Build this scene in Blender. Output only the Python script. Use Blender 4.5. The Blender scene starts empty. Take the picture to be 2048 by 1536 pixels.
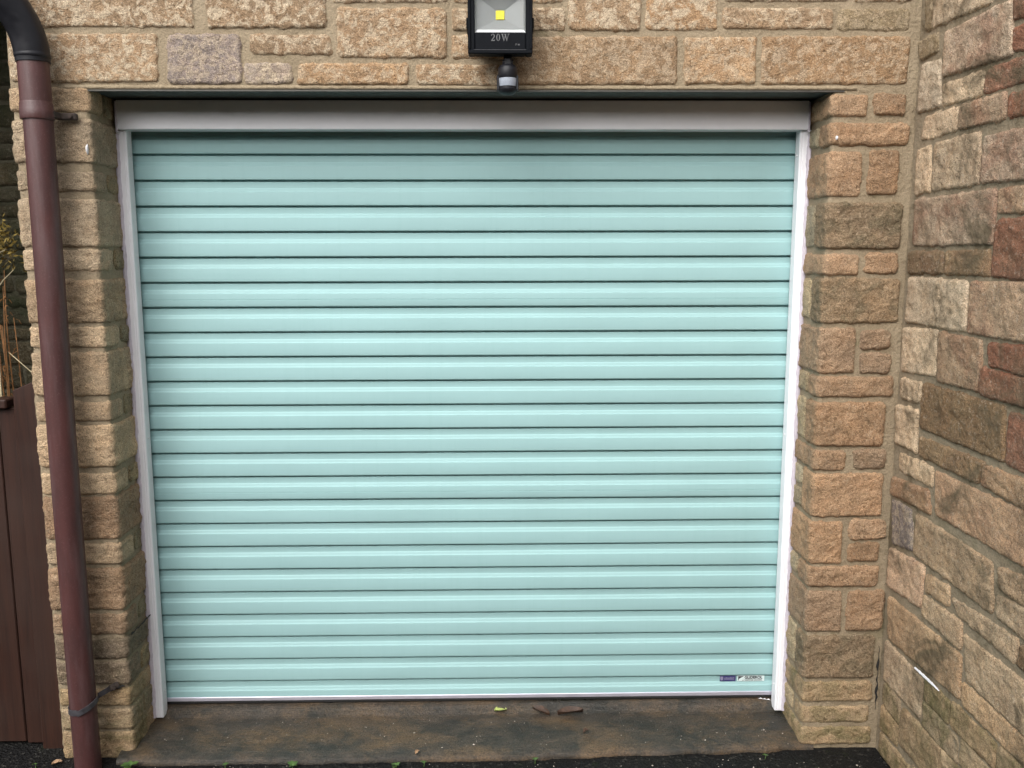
import bpy, math, random
import numpy as np
from mathutils import Vector, Matrix

R = math.radians
scene = bpy.context.scene
COL = scene.collection

# ------------------------------------------------------------------ camera
cam_d = bpy.data.cameras.new('camera')
cam = bpy.data.objects.new('camera', cam_d)
COL.objects.link(cam)
cam_d.sensor_fit = 'HORIZONTAL'
cam_d.sensor_width = 36.0
cam_d.lens = 36.0 * 1767.4 / 2048.0
cam_d.clip_start = 0.05
cam_d.clip_end = 400.0
CAM_LOC, CAM_PITCH, CAM_YAW, CAM_ROLL = (0.0885, -2.6204, 1.5429), 8.468, -1.072, -0.118
cam.matrix_world = (Matrix.Translation(CAM_LOC) @ Matrix.Rotation(R(CAM_YAW), 4, 'Z')
                    @ Matrix.Rotation(R(90 - CAM_PITCH), 4, 'X') @ Matrix.Rotation(R(CAM_ROLL), 4, 'Z'))
scene.camera = cam

# ------------------------------------------------------------------ sky and sun (overcast)
SUN_EL, SUN_AZ = 41.0, 204.0            # azimuth of the bright part of the sky, from +Y clockwise
world = bpy.data.worlds.new('World')
scene.world = world
world.use_nodes = True
wn = world.node_tree
for n in list(wn.nodes):
    wn.nodes.remove(n)
w_out = wn.nodes.new('ShaderNodeOutputWorld')
w_bg = wn.nodes.new('ShaderNodeBackground')
w_sky = wn.nodes.new('ShaderNodeTexSky')
w_sky.sky_type = 'NISHITA'
w_sky.sun_disc = False
w_sky.sun_elevation = R(SUN_EL)
w_sky.sun_rotation = R(SUN_AZ)
w_sky.air_density = 1.0
w_sky.dust_density = 4.0
w_sky.ozone_density = 1.0
w_hsv = wn.nodes.new('ShaderNodeHueSaturation')
w_hsv.inputs['Saturation'].default_value = 0.22     # cloud cover takes the blue out of the sky
w_bg.inputs['Strength'].default_value = 0.15
wn.links.new(w_sky.outputs[0], w_hsv.inputs['Color'])
wn.links.new(w_hsv.outputs[0], w_bg.inputs['Color'])
wn.links.new(w_bg.outputs[0], w_out.inputs['Surface'])

sun_d = bpy.data.lights.new('sun', 'SUN')
sun_d.energy = 1.0
sun_d.angle = R(60)
sun_d.color = (1.0, 0.98, 0.965)
sun = bpy.data.objects.new('sun', sun_d)
COL.objects.link(sun)
sd = Vector((math.sin(R(SUN_AZ)) * math.cos(R(SUN_EL)), math.cos(R(SUN_AZ)) * math.cos(R(SUN_EL)), math.sin(R(SUN_EL))))
sun.rotation_euler = sd.to_track_quat('Z', 'Y').to_euler()
sun.location = (-3, -6, 8)

scene.view_settings.view_transform = 'Standard'
scene.view_settings.look = 'None'
scene.view_settings.exposure = 0.86
scene.view_settings.gamma = 1.0
scene.view_settings.use_curve_mapping = False
scene.cycles.max_bounces = 8
scene.cycles.use_denoising = True

# ------------------------------------------------------------------ numpy noise
def _hash(i, j, k, seed):
    h = (i * 374761393 + j * 668265263 + k * 2147483647 + seed * 144269504) & 0xFFFFFFFF
    h = ((h ^ (h >> 13)) * 1274126177) & 0xFFFFFFFF
    h = ((h ^ (h >> 16)) * 2246822519) & 0xFFFFFFFF
    return (h ^ (h >> 15)) & 0xFFFFFFFF

def vnoise(x, y, z, seed=0):
    """Gradient noise, about -1..1, on arrays."""
    x, y, z = np.broadcast_arrays(np.asarray(x, float), np.asarray(y, float), np.asarray(z, float))
    xi, yi, zi = np.floor(x).astype(np.int64), np.floor(y).astype(np.int64), np.floor(z).astype(np.int64)
    xf, yf, zf = x - xi, y - yi, z - zi
    f = lambda t: t * t * t * (t * (t * 6 - 15) + 10)
    u, v, w = f(xf), f(yf), f(zf)
    def g(a, b, c):
        h = _hash(xi + a, yi + b, zi + c, seed)
        gx = ((h & 1023) / 511.5) - 1
        gy = (((h >> 10) & 1023) / 511.5) - 1
        gz = (((h >> 20) & 1023) / 511.5) - 1
        return gx * (xf - a) + gy * (yf - b) + gz * (zf - c)
    l = lambda t, a, b: a + t * (b - a)
    return 1.2 * l(w, l(v, l(u, g(0, 0, 0), g(1, 0, 0)), l(u, g(0, 1, 0), g(1, 1, 0))),
                   l(v, l(u, g(0, 0, 1), g(1, 0, 1)), l(u, g(0, 1, 1), g(1, 1, 1))))

def fbm(x, y, z, oct=3, seed=0, gain=0.5):
    s, a, f = 0.0, 1.0, 1.0
    for o in range(oct):
        s = s + a * vnoise(x * f, y * f, z * f, seed + o * 17)
        a *= gain
        f *= 2.03
    return s

# ------------------------------------------------------------------ scene helpers
WPOS = {}                               # world position of each object's origin (nothing is rotated)

def thing(name, label, cat, loc=(0, 0, 0), group=None):
    o = bpy.data.objects.new(name, None)
    COL.objects.link(o)
    o.empty_display_size = 0.1
    o.location = loc
    WPOS[o] = np.array(loc, float)
    o['label'] = label
    o['category'] = cat
    if group:
        o['group'] = group
    return o

def mesh_obj(name, verts, faces, mat, parent=None, smooth=False, kind=None, color=None, origin=None):
    v = np.asarray(verts, float).reshape(-1, 3)
    c = (v.min(0) + v.max(0)) / 2 if origin is None else np.array(origin, float)
    me = bpy.data.meshes.new(name)
    me.from_pydata((v - c).tolist(), [], [tuple(int(i) for i in f) for f in faces])
    if smooth:
        me.polygons.foreach_set('use_smooth', np.ones(len(me.polygons), bool))
    me.update()
    if mat is not None:
        me.materials.append(mat)
    o = bpy.data.objects.new(name, me)
    COL.objects.link(o)
    WPOS[o] = c
    if parent is not None:
        o.parent = parent
        o.location = c - WPOS[parent]
    else:
        o.location = c
    if kind:
        o['kind'] = kind
    if color is not None:
        o.color = color
    return o

def tag(o, label, cat, group=None):
    o['label'] = label
    o['category'] = cat
    if group:
        o['group'] = group
    return o

class MB:
    """Collects shapes into one mesh."""
    def __init__(s):
        s.v, s.f = [], []
    def add(s, v, f):
        n = len(s.v)
        s.v += [tuple(p) for p in v]
        s.f += [tuple(i + n for i in q) for q in f]
        return s
    def box(s, x0, x1, y0, y1, z0, z1, b=0.0):
        if b <= 0:
            v = [(x, y, z) for z in (z0, z1) for y in (y0, y1) for x in (x0, x1)]
            return s.add(v, [(0, 2, 3, 1), (4, 5, 7, 6), (0, 1, 5, 4), (2, 6, 7, 3), (0, 4, 6, 2), (1, 3, 7, 5)])
        v, idx = [], {}
        for sx in (0, 1):
            for sy in (0, 1):
                for sz in (0, 1):
                    X, Y, Z = (x0, x1)[sx], (y0, y1)[sy], (z0, z1)[sz]
                    dx, dy, dz = b * (1 - 2 * sx), b * (1 - 2 * sy), b * (1 - 2 * sz)
                    for a, p in enumerate(((X, Y + dy, Z + dz), (X + dx, Y, Z + dz), (X + dx, Y + dy, Z))):
                        idx[(sx, sy, sz, a)] = len(v)
                        v.append(p)
        I = lambda *k: idx[k]
        f = []
        f.append((I(0,0,0,0), I(0,0,1,0), I(0,1,1,0), I(0,1,0,0))); f.append((I(1,0,0,0), I(1,1,0,0), I(1,1,1,0), I(1,0,1,0)))
        f.append((I(0,0,0,1), I(1,0,0,1), I(1,0,1,1), I(0,0,1,1))); f.append((I(0,1,0,1), I(0,1,1,1), I(1,1,1,1), I(1,1,0,1)))
        f.append((I(0,0,0,2), I(0,1,0,2), I(1,1,0,2), I(1,0,0,2))); f.append((I(0,0,1,2), I(1,0,1,2), I(1,1,1,2), I(0,1,1,2)))
        for sy in (0, 1):
            for sz in (0, 1):
                f.append((I(0,sy,sz,1), I(1,sy,sz,1), I(1,sy,sz,2), I(0,sy,sz,2)))
        for sx in (0, 1):
            for sz in (0, 1):
                f.append((I(sx,0,sz,0), I(sx,1,sz,0), I(sx,1,sz,2), I(sx,0,sz,2)))
        for sx in (0, 1):
            for sy in (0, 1):
                f.append((I(sx,sy,0,0), I(sx,sy,1,0), I(sx,sy,1,1), I(sx,sy,0,1)))
        for sx in (0, 1):
            for sy in (0, 1):
                for sz in (0, 1):
                    f.append((I(sx,sy,sz,0), I(sx,sy,sz,1), I(sx,sy,sz,2)))
        return s.add(v, f)
    def tube(s, pts, rad, n=24, cap=True):
        pts = [Vector(p) for p in pts]
        rr = rad if hasattr(rad, '__len__') else [rad] * len(pts)
        v, f = [], []
        ref = None
        for i, p in enumerate(pts):
            t = (pts[min(i + 1, len(pts) - 1)] - pts[max(i - 1, 0)]).normalized()
            if ref is None:
                ref = Vector((1, 0, 0)) if abs(t.x) < 0.9 else Vector((0, 1, 0))
            a = (ref - t * ref.dot(t)).normalized()
            ref = a
            b = t.cross(a)
            for k in range(n):
                g = 2 * math.pi * k / n
                v.append(tuple(p + (a * math.cos(g) + b * math.sin(g)) * rr[i]))
        for i in range(len(pts) - 1):
            for k in range(n):
                f.append((i * n + k, i * n + (k + 1) % n, (i + 1) * n + (k + 1) % n, (i + 1) * n + k))
        if cap:
            f.append(tuple(range(n - 1, -1, -1)))
            f.append(tuple((len(pts) - 1) * n + k for k in range(n)))
        return s.add(v, f)
    def lathe(s, prof, cx, cy, n=40):
        v, f = [], []
        for r, z in prof:
            for k in range(n):
                g = 2 * math.pi * k / n
                v.append((cx + r * math.cos(g), cy + r * math.sin(g), z))
        for i in range(len(prof) - 1):
            for k in range(n):
                f.append((i * n + k, i * n + (k + 1) % n, (i + 1) * n + (k + 1) % n, (i + 1) * n + k))
        return s.add(v, f)
    def build(s, name, mat, parent=None, smooth=False, **kw):
        return mesh_obj(name, s.v, s.f, mat, parent, smooth, **kw)

def auto_smooth(o, ang=35):
    """Smooth faces with sharp edges where the surface turns."""
    me = o.data
    me.polygons.foreach_set('use_smooth', np.ones(len(me.polygons), bool))
    me.set_sharp_from_angle(angle=R(ang))
    return o

def grid_faces(n, m):
    i, j = np.meshgrid(np.arange(n - 1), np.arange(m - 1), indexing='ij')
    a = (i * m + j).ravel()
    return np.stack([a, a + m, a + m + 1, a + 1], -1)

# ------------------------------------------------------------------ materials
class NT:
    def __init__(s, name):
        s.m = bpy.data.materials.new(name)
        s.m.use_nodes = True
        s.t = s.m.node_tree
        s.b = s.t.nodes['Principled BSDF']
        s.geo = s.t.nodes.new('ShaderNodeNewGeometry')
    def n(s, t, **k):
        o = s.t.nodes.new(t)
        for a, b in k.items():
            setattr(o, a, b)
        return o
    def l(s, a, b):
        s.t.links.new(a, b)
    def put(s, sock, v):
        if hasattr(v, 'is_linked') or hasattr(v, 'node'):
            s.l(v, sock)
        elif isinstance(v, (tuple, list)) and len(v) == 3 and sock.type == 'RGBA':
            sock.default_value = (*v, 1)
        else:
            sock.default_value = v
    def noise(s, vec, scale, detail=4, rough=0.55, dist=0.0):
        o = s.n('ShaderNodeTexNoise')
        s.l(vec, o.inputs['Vector'])
        o.inputs['Scale'].default_value = scale
        o.inputs['Detail'].default_value = detail
        o.inputs['Roughness'].default_value = rough
        o.inputs['Distortion'].default_value = dist
        return o.outputs['Fac']
    def voro(s, vec, scale, feature='F1', out='Distance', rnd=1.0):
        o = s.n('ShaderNodeTexVoronoi', feature=feature)
        s.l(vec, o.inputs['Vector'])
        o.inputs['Scale'].default_value = scale
        o.inputs['Randomness'].default_value = rnd
        return o.outputs[out]
    def ramp(s, fac, lo, hi, a=0.0, b=1.0):
        o = s.n('ShaderNodeMapRange')
        o.clamp = True
        s.l(fac, o.inputs['Value'])
        for k, v in zip(('From Min', 'From Max', 'To Min', 'To Max'), (lo, hi, a, b)):
            o.inputs[k].default_value = v
        return o.outputs[0]
    def math(s, op, a, b=0.5):
        o = s.n('ShaderNodeMath', operation=op)
        s.put(o.inputs[0], a)
        s.put(o.inputs[1], b)
        return o.outputs[0]
    def mix(s, fac, a, b, blend='MIX'):
        o = s.n('ShaderNodeMix', data_type='RGBA', blend_type=blend)
        s.put(o.inputs[0], fac)
        s.put(o.inputs[6], a)
        s.put(o.inputs[7], b)
        return o.outputs[2]
    def grey(s, v):
        o = s.n('ShaderNodeCombineColor')
        for i in range(3):
            s.l(v, o.inputs[i])
        return o.outputs[0]
    def scaled(s, vec, sc):
        o = s.n('ShaderNodeVectorMath', operation='MULTIPLY')
        s.l(vec, o.inputs[0])
        o.inputs[1].default_value = sc
        return o.outputs[0]
    def moved(s, vec, off):
        o = s.n('ShaderNodeVectorMath', operation='ADD')
        s.l(vec, o.inputs[0])
        s.put(o.inputs[1], off)
        return o.outputs[0]
    def bump(s, h, dist, strength=1.0, prev=None):
        o = s.n('ShaderNodeBump')
        o.inputs['Distance'].default_value = dist
        o.inputs['Strength'].default_value = strength
        s.l(h, o.inputs['Height'])
        if prev is not None:
            s.l(prev, o.inputs['Normal'])
        return o.outputs[0]
    def done(s, color=None, rough=None, normal=None, **k):
        if color is not None:
            s.put(s.b.inputs['Base Color'], color)
        if rough is not None:
            s.put(s.b.inputs['Roughness'], rough)
        if normal is not None:
            s.l(normal, s.b.inputs['Normal'])
        for a, v in k.items():
            s.put(s.b.inputs[a.replace('_', ' ')], v)
        return s.m

def mat_plain(name, color, rough=0.5, var=0.06, scale=30.0, bump=0.0003, metal=0.0, spec=0.5):
    t = NT(name)
    p = t.geo.outputs['Position']
    n1 = t.noise(p, scale, 5)
    c = t.mix(1.0, color, t.grey(t.ramp(n1, 0.25, 0.75, 1 - var, 1 + var)), 'MULTIPLY')
    nb = t.noise(p, scale * 12, 3)
    return t.done(c, t.ramp(n1, 0.3, 0.7, max(0.02, rough - 0.08), rough + 0.08), t.bump(nb, bump), Metallic=metal, Specular_IOR_Level=spec)

def mat_stone(name, pale, patch_col, patch_scale, patch_lo, patch_hi, moss=None, grain=0.0026, coarse=1.0, wet=0.82):
    """Stone: the object's colour is the stone's own hue, its alpha how much of the second colour it carries."""
    t = NT(name)
    oi = t.n('ShaderNodeObjectInfo')
    off = t.n('ShaderNodeCombineXYZ')
    r = t.math('MULTIPLY', oi.outputs['Random'], 47.0)
    for i in range(3):
        t.l(r, off.inputs[i])
    p = t.moved(t.geo.outputs['Position'], off.outputs[0])
    base = oi.outputs['Color']
    al = oi.outputs['Alpha']
    big = t.noise(p, 13.0, 4, 0.6)
    c = t.mix(1.0, base, t.grey(t.ramp(big, 0.28, 0.72, 0.72, 1.24)), 'MULTIPLY')
    hue = t.noise(t.moved(p, (3.1, 8.2, 1.7)), 21.0, 3)
    c = t.mix(t.ramp(hue, 0.42, 0.72, 0.0, 0.4), c, t.mix(1.0, base, (1.10, 0.95, 0.82), 'MULTIPLY'))
    # second colour in ragged patches
    pn = t.noise(t.moved(p, (11.0, 2.0, 5.0)), patch_scale, 6, 0.62, 0.6)
    pf = t.math('MULTIPLY', t.ramp(pn, patch_lo, patch_hi), al)
    c = t.mix(pf, c, patch_col)
    # pale worn crystals and dark pits
    sp = t.noise(t.moved(p, (1.0, 7.0, 9.0)), 95.0, 5, 0.7)
    c = t.mix(t.ramp(sp, 0.54, 0.72, 0.0, 0.55), c, pale)
    pit = t.noise(t.moved(p, (5.0, 1.0, 2.0)), 130.0, 3, 0.6)
    c = t.mix(t.ramp(pit, 0.56, 0.70, 0.0, 0.75), c, t.mix(1.0, c, (0.36, 0.31, 0.25), 'MULTIPLY'))
    g = t.noise(p, 420.0, 2, 0.6)
    c = t.mix(1.0, c, t.grey(t.ramp(g, 0.32, 0.68, 0.55, 1.45)), 'MULTIPLY')
    if moss is not None:
        mn = t.noise(t.moved(t.geo.outputs['Position'], (4.0, 4.0, 4.0)), 5.0, 6, 0.65, 0.8)
        c = t.mix(t.ramp(mn, moss[1], moss[2], 0.0, moss[3]), c, moss[0])
    h1 = t.noise(p, 60.0, 5, 0.62)
    h2 = t.noise(p, 230.0, 4, 0.6)
    nb = t.bump(h1, 0.009 * coarse)
    nb = t.bump(h2, grain * 1.6, 1.0, nb)
    return t.done(c, t.ramp(big, 0.3, 0.7, wet - 0.12, wet + 0.06), nb, Specular_IOR_Level=0.35)

DAMP = ((0.125, 0.096, 0.056), 5.0, 0.53, 0.66, 0.88)      # damp staining of the side wall: runs over stone and joint alike
def mat_mortar(name, col, dark, moss, moss_lo=0.6, damp=False):
    t = NT(name)
    p = t.geo.outputs['Position']
    n1 = t.noise(p, 7.0, 5, 0.6)
    c = t.mix(t.ramp(n1, 0.35, 0.7), col, dark)
    n2 = t.noise(p, 260.0, 3, 0.65)
    c = t.mix(1.0, c, t.grey(t.ramp(n2, 0.25, 0.75, 0.72, 1.25)), 'MULTIPLY')
    n3 = t.noise(t.moved(p, (9, 9, 9)), 5.0, 6, 0.65, 0.7)
    c = t.mix(t.ramp(n3, moss_lo, moss_lo + 0.16, 0.0, 0.75), c, moss)
    n4 = t.noise(t.moved(p, (2, 6, 4)), 30.0, 4, 0.6)
    c = t.mix(t.ramp(n4, 0.6, 0.72, 0.0, 0.5), c, t.mix(1.0, c, (0.55, 0.5, 0.42), 'MULTIPLY'))
    if damp:
        mn = t.noise(t.moved(p, (4.0, 4.0, 4.0)), DAMP[1], 6, 0.65, 0.8)
        c = t.mix(t.ramp(mn, DAMP[2], DAMP[3], 0.0, DAMP[4]), c, DAMP[0])
    nb = t.bump(t.noise(p, 90.0, 4, 0.6), 0.006)
    nb = t.bump(n2, 0.0016, 1.0, nb)
    return t.done(c, 0.86, nb, Specular_IOR_Level=0.3)

M = {}
M['stone'] = mat_stone('honey_stone', (0.60, 0.47, 0.32), (0.49, 0.39, 0.27), 40.0, 0.47, 0.57)
M['stone_rough'] = mat_stone('rough_honey_stone', (0.54, 0.42, 0.29), (0.13, 0.105, 0.06), 16.0, 0.47, 0.62, grain=0.0032, coarse=1.35)
M['stone_side'] = mat_stone('weathered_stone', (0.56, 0.48, 0.38), (0.25, 0.105, 0.060), 7.0, 0.44, 0.60,
                            moss=((0.125, 0.096, 0.056), 0.53, 0.66, 0.88), grain=0.0030)
M['stone_low'] = mat_stone('damp_stone', (0.46, 0.36, 0.22), (0.11, 0.10, 0.035), 12.0, 0.42, 0.62,
                           moss=((0.085, 0.088, 0.028), 0.54, 0.70, 0.75), wet=0.72)
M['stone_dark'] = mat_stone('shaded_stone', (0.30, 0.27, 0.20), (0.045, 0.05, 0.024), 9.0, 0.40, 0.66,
                            moss=((0.045, 0.052, 0.022), 0.5, 0.68, 0.8), wet=0.7)  # wet mossy stone; the passage's shade is also put into its colour
M['mortar'] = mat_mortar('mortar', (0.32, 0.255, 0.17), (0.25, 0.195, 0.125), (0.14, 0.13, 0.06), 0.60)
M['mortar_side'] = mat_mortar('side_mortar', (0.315, 0.255, 0.175), (0.245, 0.195, 0.13), (0.13, 0.125, 0.065), 0.60, damp=True)
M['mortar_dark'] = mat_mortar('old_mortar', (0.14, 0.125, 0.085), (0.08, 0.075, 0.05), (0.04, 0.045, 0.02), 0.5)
M['white'] = mat_plain('white_paint', (0.83, 0.825, 0.85), 0.42, 0.03, 18.0, 0.0001)
M['sealant'] = mat_plain('sealant', (0.55, 0.50, 0.56), 0.5, 0.12, 60.0, 0.001)
M['paint_blob'] = mat_plain('white_sealant', (0.82, 0.81, 0.83), 0.45, 0.05, 60.0, 0.001)
M['soffit'] = mat_plain('lintel_concrete', (0.085, 0.095, 0.088), 0.8, 0.25, 24.0, 0.002)
M['steel'] = mat_plain('lintel_steel', (0.07, 0.065, 0.055), 0.55, 0.3, 40.0, 0.0005, 0.4)
M['inner'] = mat_plain('inner_block', (0.05, 0.05, 0.05), 0.9, 0.2)
M['alu'] = mat_plain('rail_aluminium', (0.60, 0.58, 0.66), 0.36, 0.06, 20.0, 0.0001, 0.55)
M['rubber'] = mat_plain('black_rubber', (0.018, 0.018, 0.018), 0.6)
M['black'] = mat_plain('black_casing', (0.006, 0.007, 0.009), 0.5, 0.2, 60.0, 0.0002, 0.0, 0.06)
M['black_soft'] = mat_plain('black_plastic', (0.010, 0.010, 0.013), 0.42, 0.15, 60.0, 0.0002, 0.0, 0.3)
M['reflector'] = mat_plain('reflector', (0.26, 0.275, 0.27), 0.45, 0.03, 8.0, 0.0, 0.1)
M['lip_reflection'] = mat_plain('lip_reflection', (0.86, 0.87, 0.88), 0.35, 0.02, 8.0, 0.0)  # white stands for bright sky reflected in the lower facet
M['chip'] = mat_plain('led_chip', (0.80, 0.71, 0.004), 0.45, 0.04)
M['lens'] = mat_plain('sensor_lens', (0.30, 0.33, 0.385), 0.35, 0.08, 300.0, 0.0006)
M['print'] = mat_plain('grey_print', (0.11, 0.113, 0.116), 0.5, 0.02)
M['print_dim'] = mat_plain('dim_print', (0.07, 0.07, 0.075), 0.5, 0.02)
M['skyscreen'] = mat_plain('skyscreen_leaf', (0.035, 0.055, 0.018), 0.6, 0.5, 20.0, 0.002)
M['print_black'] = mat_plain('black_print', (0.03, 0.03, 0.035), 0.5, 0.02)
M['print_faint'] = mat_plain('faint_print', (0.24, 0.23, 0.33), 0.5, 0.02)
M['sticker'] = mat_plain('pale_sticker', (0.66, 0.76, 0.75), 0.35, 0.02)
M['sticker_blue'] = mat_plain('navy_sticker', (0.045, 0.042, 0.14), 0.35, 0.05)
M['strap'] = mat_plain('galvanised_strap', (0.10, 0.095, 0.105), 0.5, 0.3, 80.0, 0.0004, 0.6)
M['rust'] = mat_plain('rusty_bolt', (0.05, 0.035, 0.028), 0.8, 0.5, 90.0, 0.002)
M['dead_leaf'] = mat_plain('dead_leaf', (0.055, 0.028, 0.016), 0.5, 0.5, 60.0, 0.001)
M['tan_leaf'] = mat_plain('tan_leaf', (0.33, 0.20, 0.11), 0.6, 0.3, 60.0, 0.001)
M['lime_leaf'] = mat_plain('lime_leaf', (0.36, 0.42, 0.12), 0.5, 0.2, 60.0, 0.0006)
M['weed'] = mat_plain('weed_leaf', (0.06, 0.115, 0.025), 0.5, 0.35, 60.0, 0.0005)
M['yellow_leaf'] = mat_plain('yellow_leaf', (0.24, 0.175, 0.04), 0.6, 0.4, 40.0, 0.0005)
M['dry_stem'] = mat_plain('dry_stem', (0.24, 0.11, 0.035), 0.7, 0.4, 40.0, 0.001)
M['straw'] = mat_plain('straw', (0.42, 0.36, 0.22), 0.7, 0.2, 40.0, 0.0005)
M['grit'] = mat_plain('pale_grit', (0.45, 0.40, 0.34), 0.6, 0.4, 50.0, 0.0005)
M['crack'] = mat_plain('dark_crevice', (0.012, 0.011, 0.010), 0.9, 0.4, 60.0, 0.001)
M['slate'] = mat_plain('slate_roof', (0.05, 0.05, 0.055), 0.7, 0.3, 8.0, 0.002)

def mat_door():
    t = NT('mint_enamel')
    p = t.geo.outputs['Position']
    n1 = t.noise(t.scaled(p, (1.0, 1.0, 3.0)), 3.0, 5, 0.6)
    c = t.mix(1.0, (0.292, 0.465, 0.466), t.grey(t.ramp(n1, 0.3, 0.7, 0.965, 1.035)), 'MULTIPLY')
    streak = t.noise(t.scaled(p, (60.0, 1.0, 1.2)), 1.0, 4, 0.6)       # faint runs of dirt down the sheet
    c = t.mix(t.ramp(streak, 0.52, 0.8, 0.0, 0.22), c, (0.24, 0.41, 0.40))
    return t.done(c, t.ramp(n1, 0.3, 0.7, 0.50, 0.62), t.bump(t.noise(p, 700.0, 2), 0.00012), Specular_IOR_Level=0.3)
M['door'] = mat_door()

def mat_pipe():
    t = NT('brown_pipe')
    p = t.geo.outputs['Position']
    n1 = t.noise(t.scaled(p, (1, 1, 0.25)), 26.0, 6, 0.65)
    c = t.mix(t.ramp(n1, 0.35, 0.7), (0.080, 0.030, 0.028), (0.052, 0.020, 0.019))
    n2 = t.noise(p, 240.0, 4, 0.7)
    c = t.mix(t.ramp(n2, 0.58, 0.72, 0.0, 0.6), c, (0.16, 0.09, 0.085))
    n3 = t.noise(t.scaled(p, (9, 9, 1.2)), 3.0, 5, 0.65)
    c = t.mix(t.ramp(n3, 0.5, 0.72, 0.0, 0.45), c, (0.13, 0.085, 0.085))
    return t.done(c, t.ramp(n1, 0.3, 0.7, 0.38, 0.55), t.bump(n2, 0.0005), Specular_IOR_Level=0.5)
M['pipe'] = mat_pipe()

def mat_timber():
    t = NT('brown_timber')
    p = t.geo.outputs['Position']
    gr = t.noise(t.scaled(p, (90.0, 90.0, 3.5)), 1.0, 6, 0.6, 0.4)
    n1 = t.noise(p, 4.0, 4, 0.6)
    c = t.mix(t.ramp(gr, 0.3, 0.72), (0.020, 0.0085, 0.006), (0.046, 0.018, 0.011))
    c = t.mix(t.ramp(n1, 0.4, 0.7, 0.0, 0.55), c, (0.034, 0.017, 0.011))
    return t.done(c, t.ramp(n1, 0.3, 0.7, 0.42, 0.62), t.bump(gr, 0.0012), Specular_IOR_Level=0.4)
M['timber'] = mat_timber()

def mat_threshold():
    t = NT('wet_concrete')
    p = t.geo.outputs['Position']
    ps = t.scaled(p, (1.0, 1.5, 1.0))
    n1 = t.noise(ps, 3.6, 10, 0.70, 0.3)
    n2 = t.noise(t.moved(ps, (4.4, 1.2, 0)), 11.0, 10, 0.76, 0.3)
    n3 = t.noise(t.moved(ps, (1, 8, 3)), 4.5, 10, 0.72, 0.3)
    c = t.mix(t.ramp(n2, 0.38, 0.62), (0.030, 0.029, 0.023), (0.088, 0.066, 0.047))
    c = t.mix(t.ramp(n1, 0.47, 0.62, 0.0, 0.8), c, (0.150, 0.095, 0.048))
    c = t.mix(t.ramp(n3, 0.50, 0.60, 0.0, 0.85), c, (0.024, 0.024, 0.019))
    g = t.noise(p, 150.0, 5, 0.75)
    c = t.mix(1.0, c, t.grey(t.ramp(g, 0.32, 0.68, 0.25, 1.4)), 'MULTIPLY')
    sp = t.noise(t.moved(p, (7, 1, 1)), 330.0, 2, 0.6)
    c = t.mix(t.ramp(sp, 0.70, 0.76, 0.0, 0.7), c, (0.30, 0.26, 0.20))
    st = t.noise(t.scaled(p, (5.0, 130.0, 1.0)), 1.0, 4, 0.65)
    nb = t.bump(st, 0.003)
    nb = t.bump(g, 0.004, 1.0, nb)
    return t.done(c, t.ramp(n3, 0.35, 0.65, 0.50, 0.26), nb, Specular_IOR_Level=0.5)
M['threshold'] = mat_threshold()

def mat_tarmac():
    t = NT('wet_tarmac')
    p = t.geo.outputs['Position']
    v = t.voro(p, 120.0)
    n1 = t.noise(p, 6.0, 5, 0.6)
    c = t.mix(t.ramp(n1, 0.3, 0.7), (0.008, 0.008, 0.009), (0.014, 0.0135, 0.012))
    cc = t.n('ShaderNodeTexVoronoi')
    t.l(p, cc.inputs['Vector'])
    cc.inputs['Scale'].default_value = 120.0
    sep = t.n('ShaderNodeSeparateColor')
    t.l(cc.outputs['Color'], sep.inputs[0])
    c = t.mix(t.ramp(sep.outputs[0], 0.88, 0.97, 0.0, 0.5), c, (0.07, 0.066, 0.058))
    nb = t.bump(v, 0.006)
    nb = t.bump(t.noise(p, 300.0, 3, 0.6), 0.002, 1.0, nb)
    mn = t.noise(t.moved(p, (5, 5, 5)), 10.0, 5, 0.65)
    c = t.mix(t.ramp(mn, 0.62, 0.75, 0.0, 0.5), c, (0.024, 0.034, 0.012))
    return t.done(c, t.ramp(n1, 0.3, 0.7, 0.5, 0.7), nb, Specular_IOR_Level=0.12)
M['tarmac'] = mat_tarmac()

def mat_glass():
    t = NT('lamp_glass')
    tr = t.n('ShaderNodeBsdfTransparent')
    gl = t.n('ShaderNodeBsdfGlossy')
    gl.inputs['Roughness'].default_value = 0.04
    fr = t.n('ShaderNodeFresnel')
    fr.inputs['IOR'].default_value = 1.25
    mx = t.n('ShaderNodeMixShader')
    t.l(fr.outputs[0], mx.inputs[0])
    t.l(tr.outputs[0], mx.inputs[1])
    t.l(gl.outputs[0], mx.inputs[2])
    out = [n for n in t.t.nodes if n.type == 'OUTPUT_MATERIAL'][0]
    t.l(mx.outputs[0], out.inputs['Surface'])
    t.t.nodes.remove(t.b)
    return t.m
M['glass'] = mat_glass()

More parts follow.
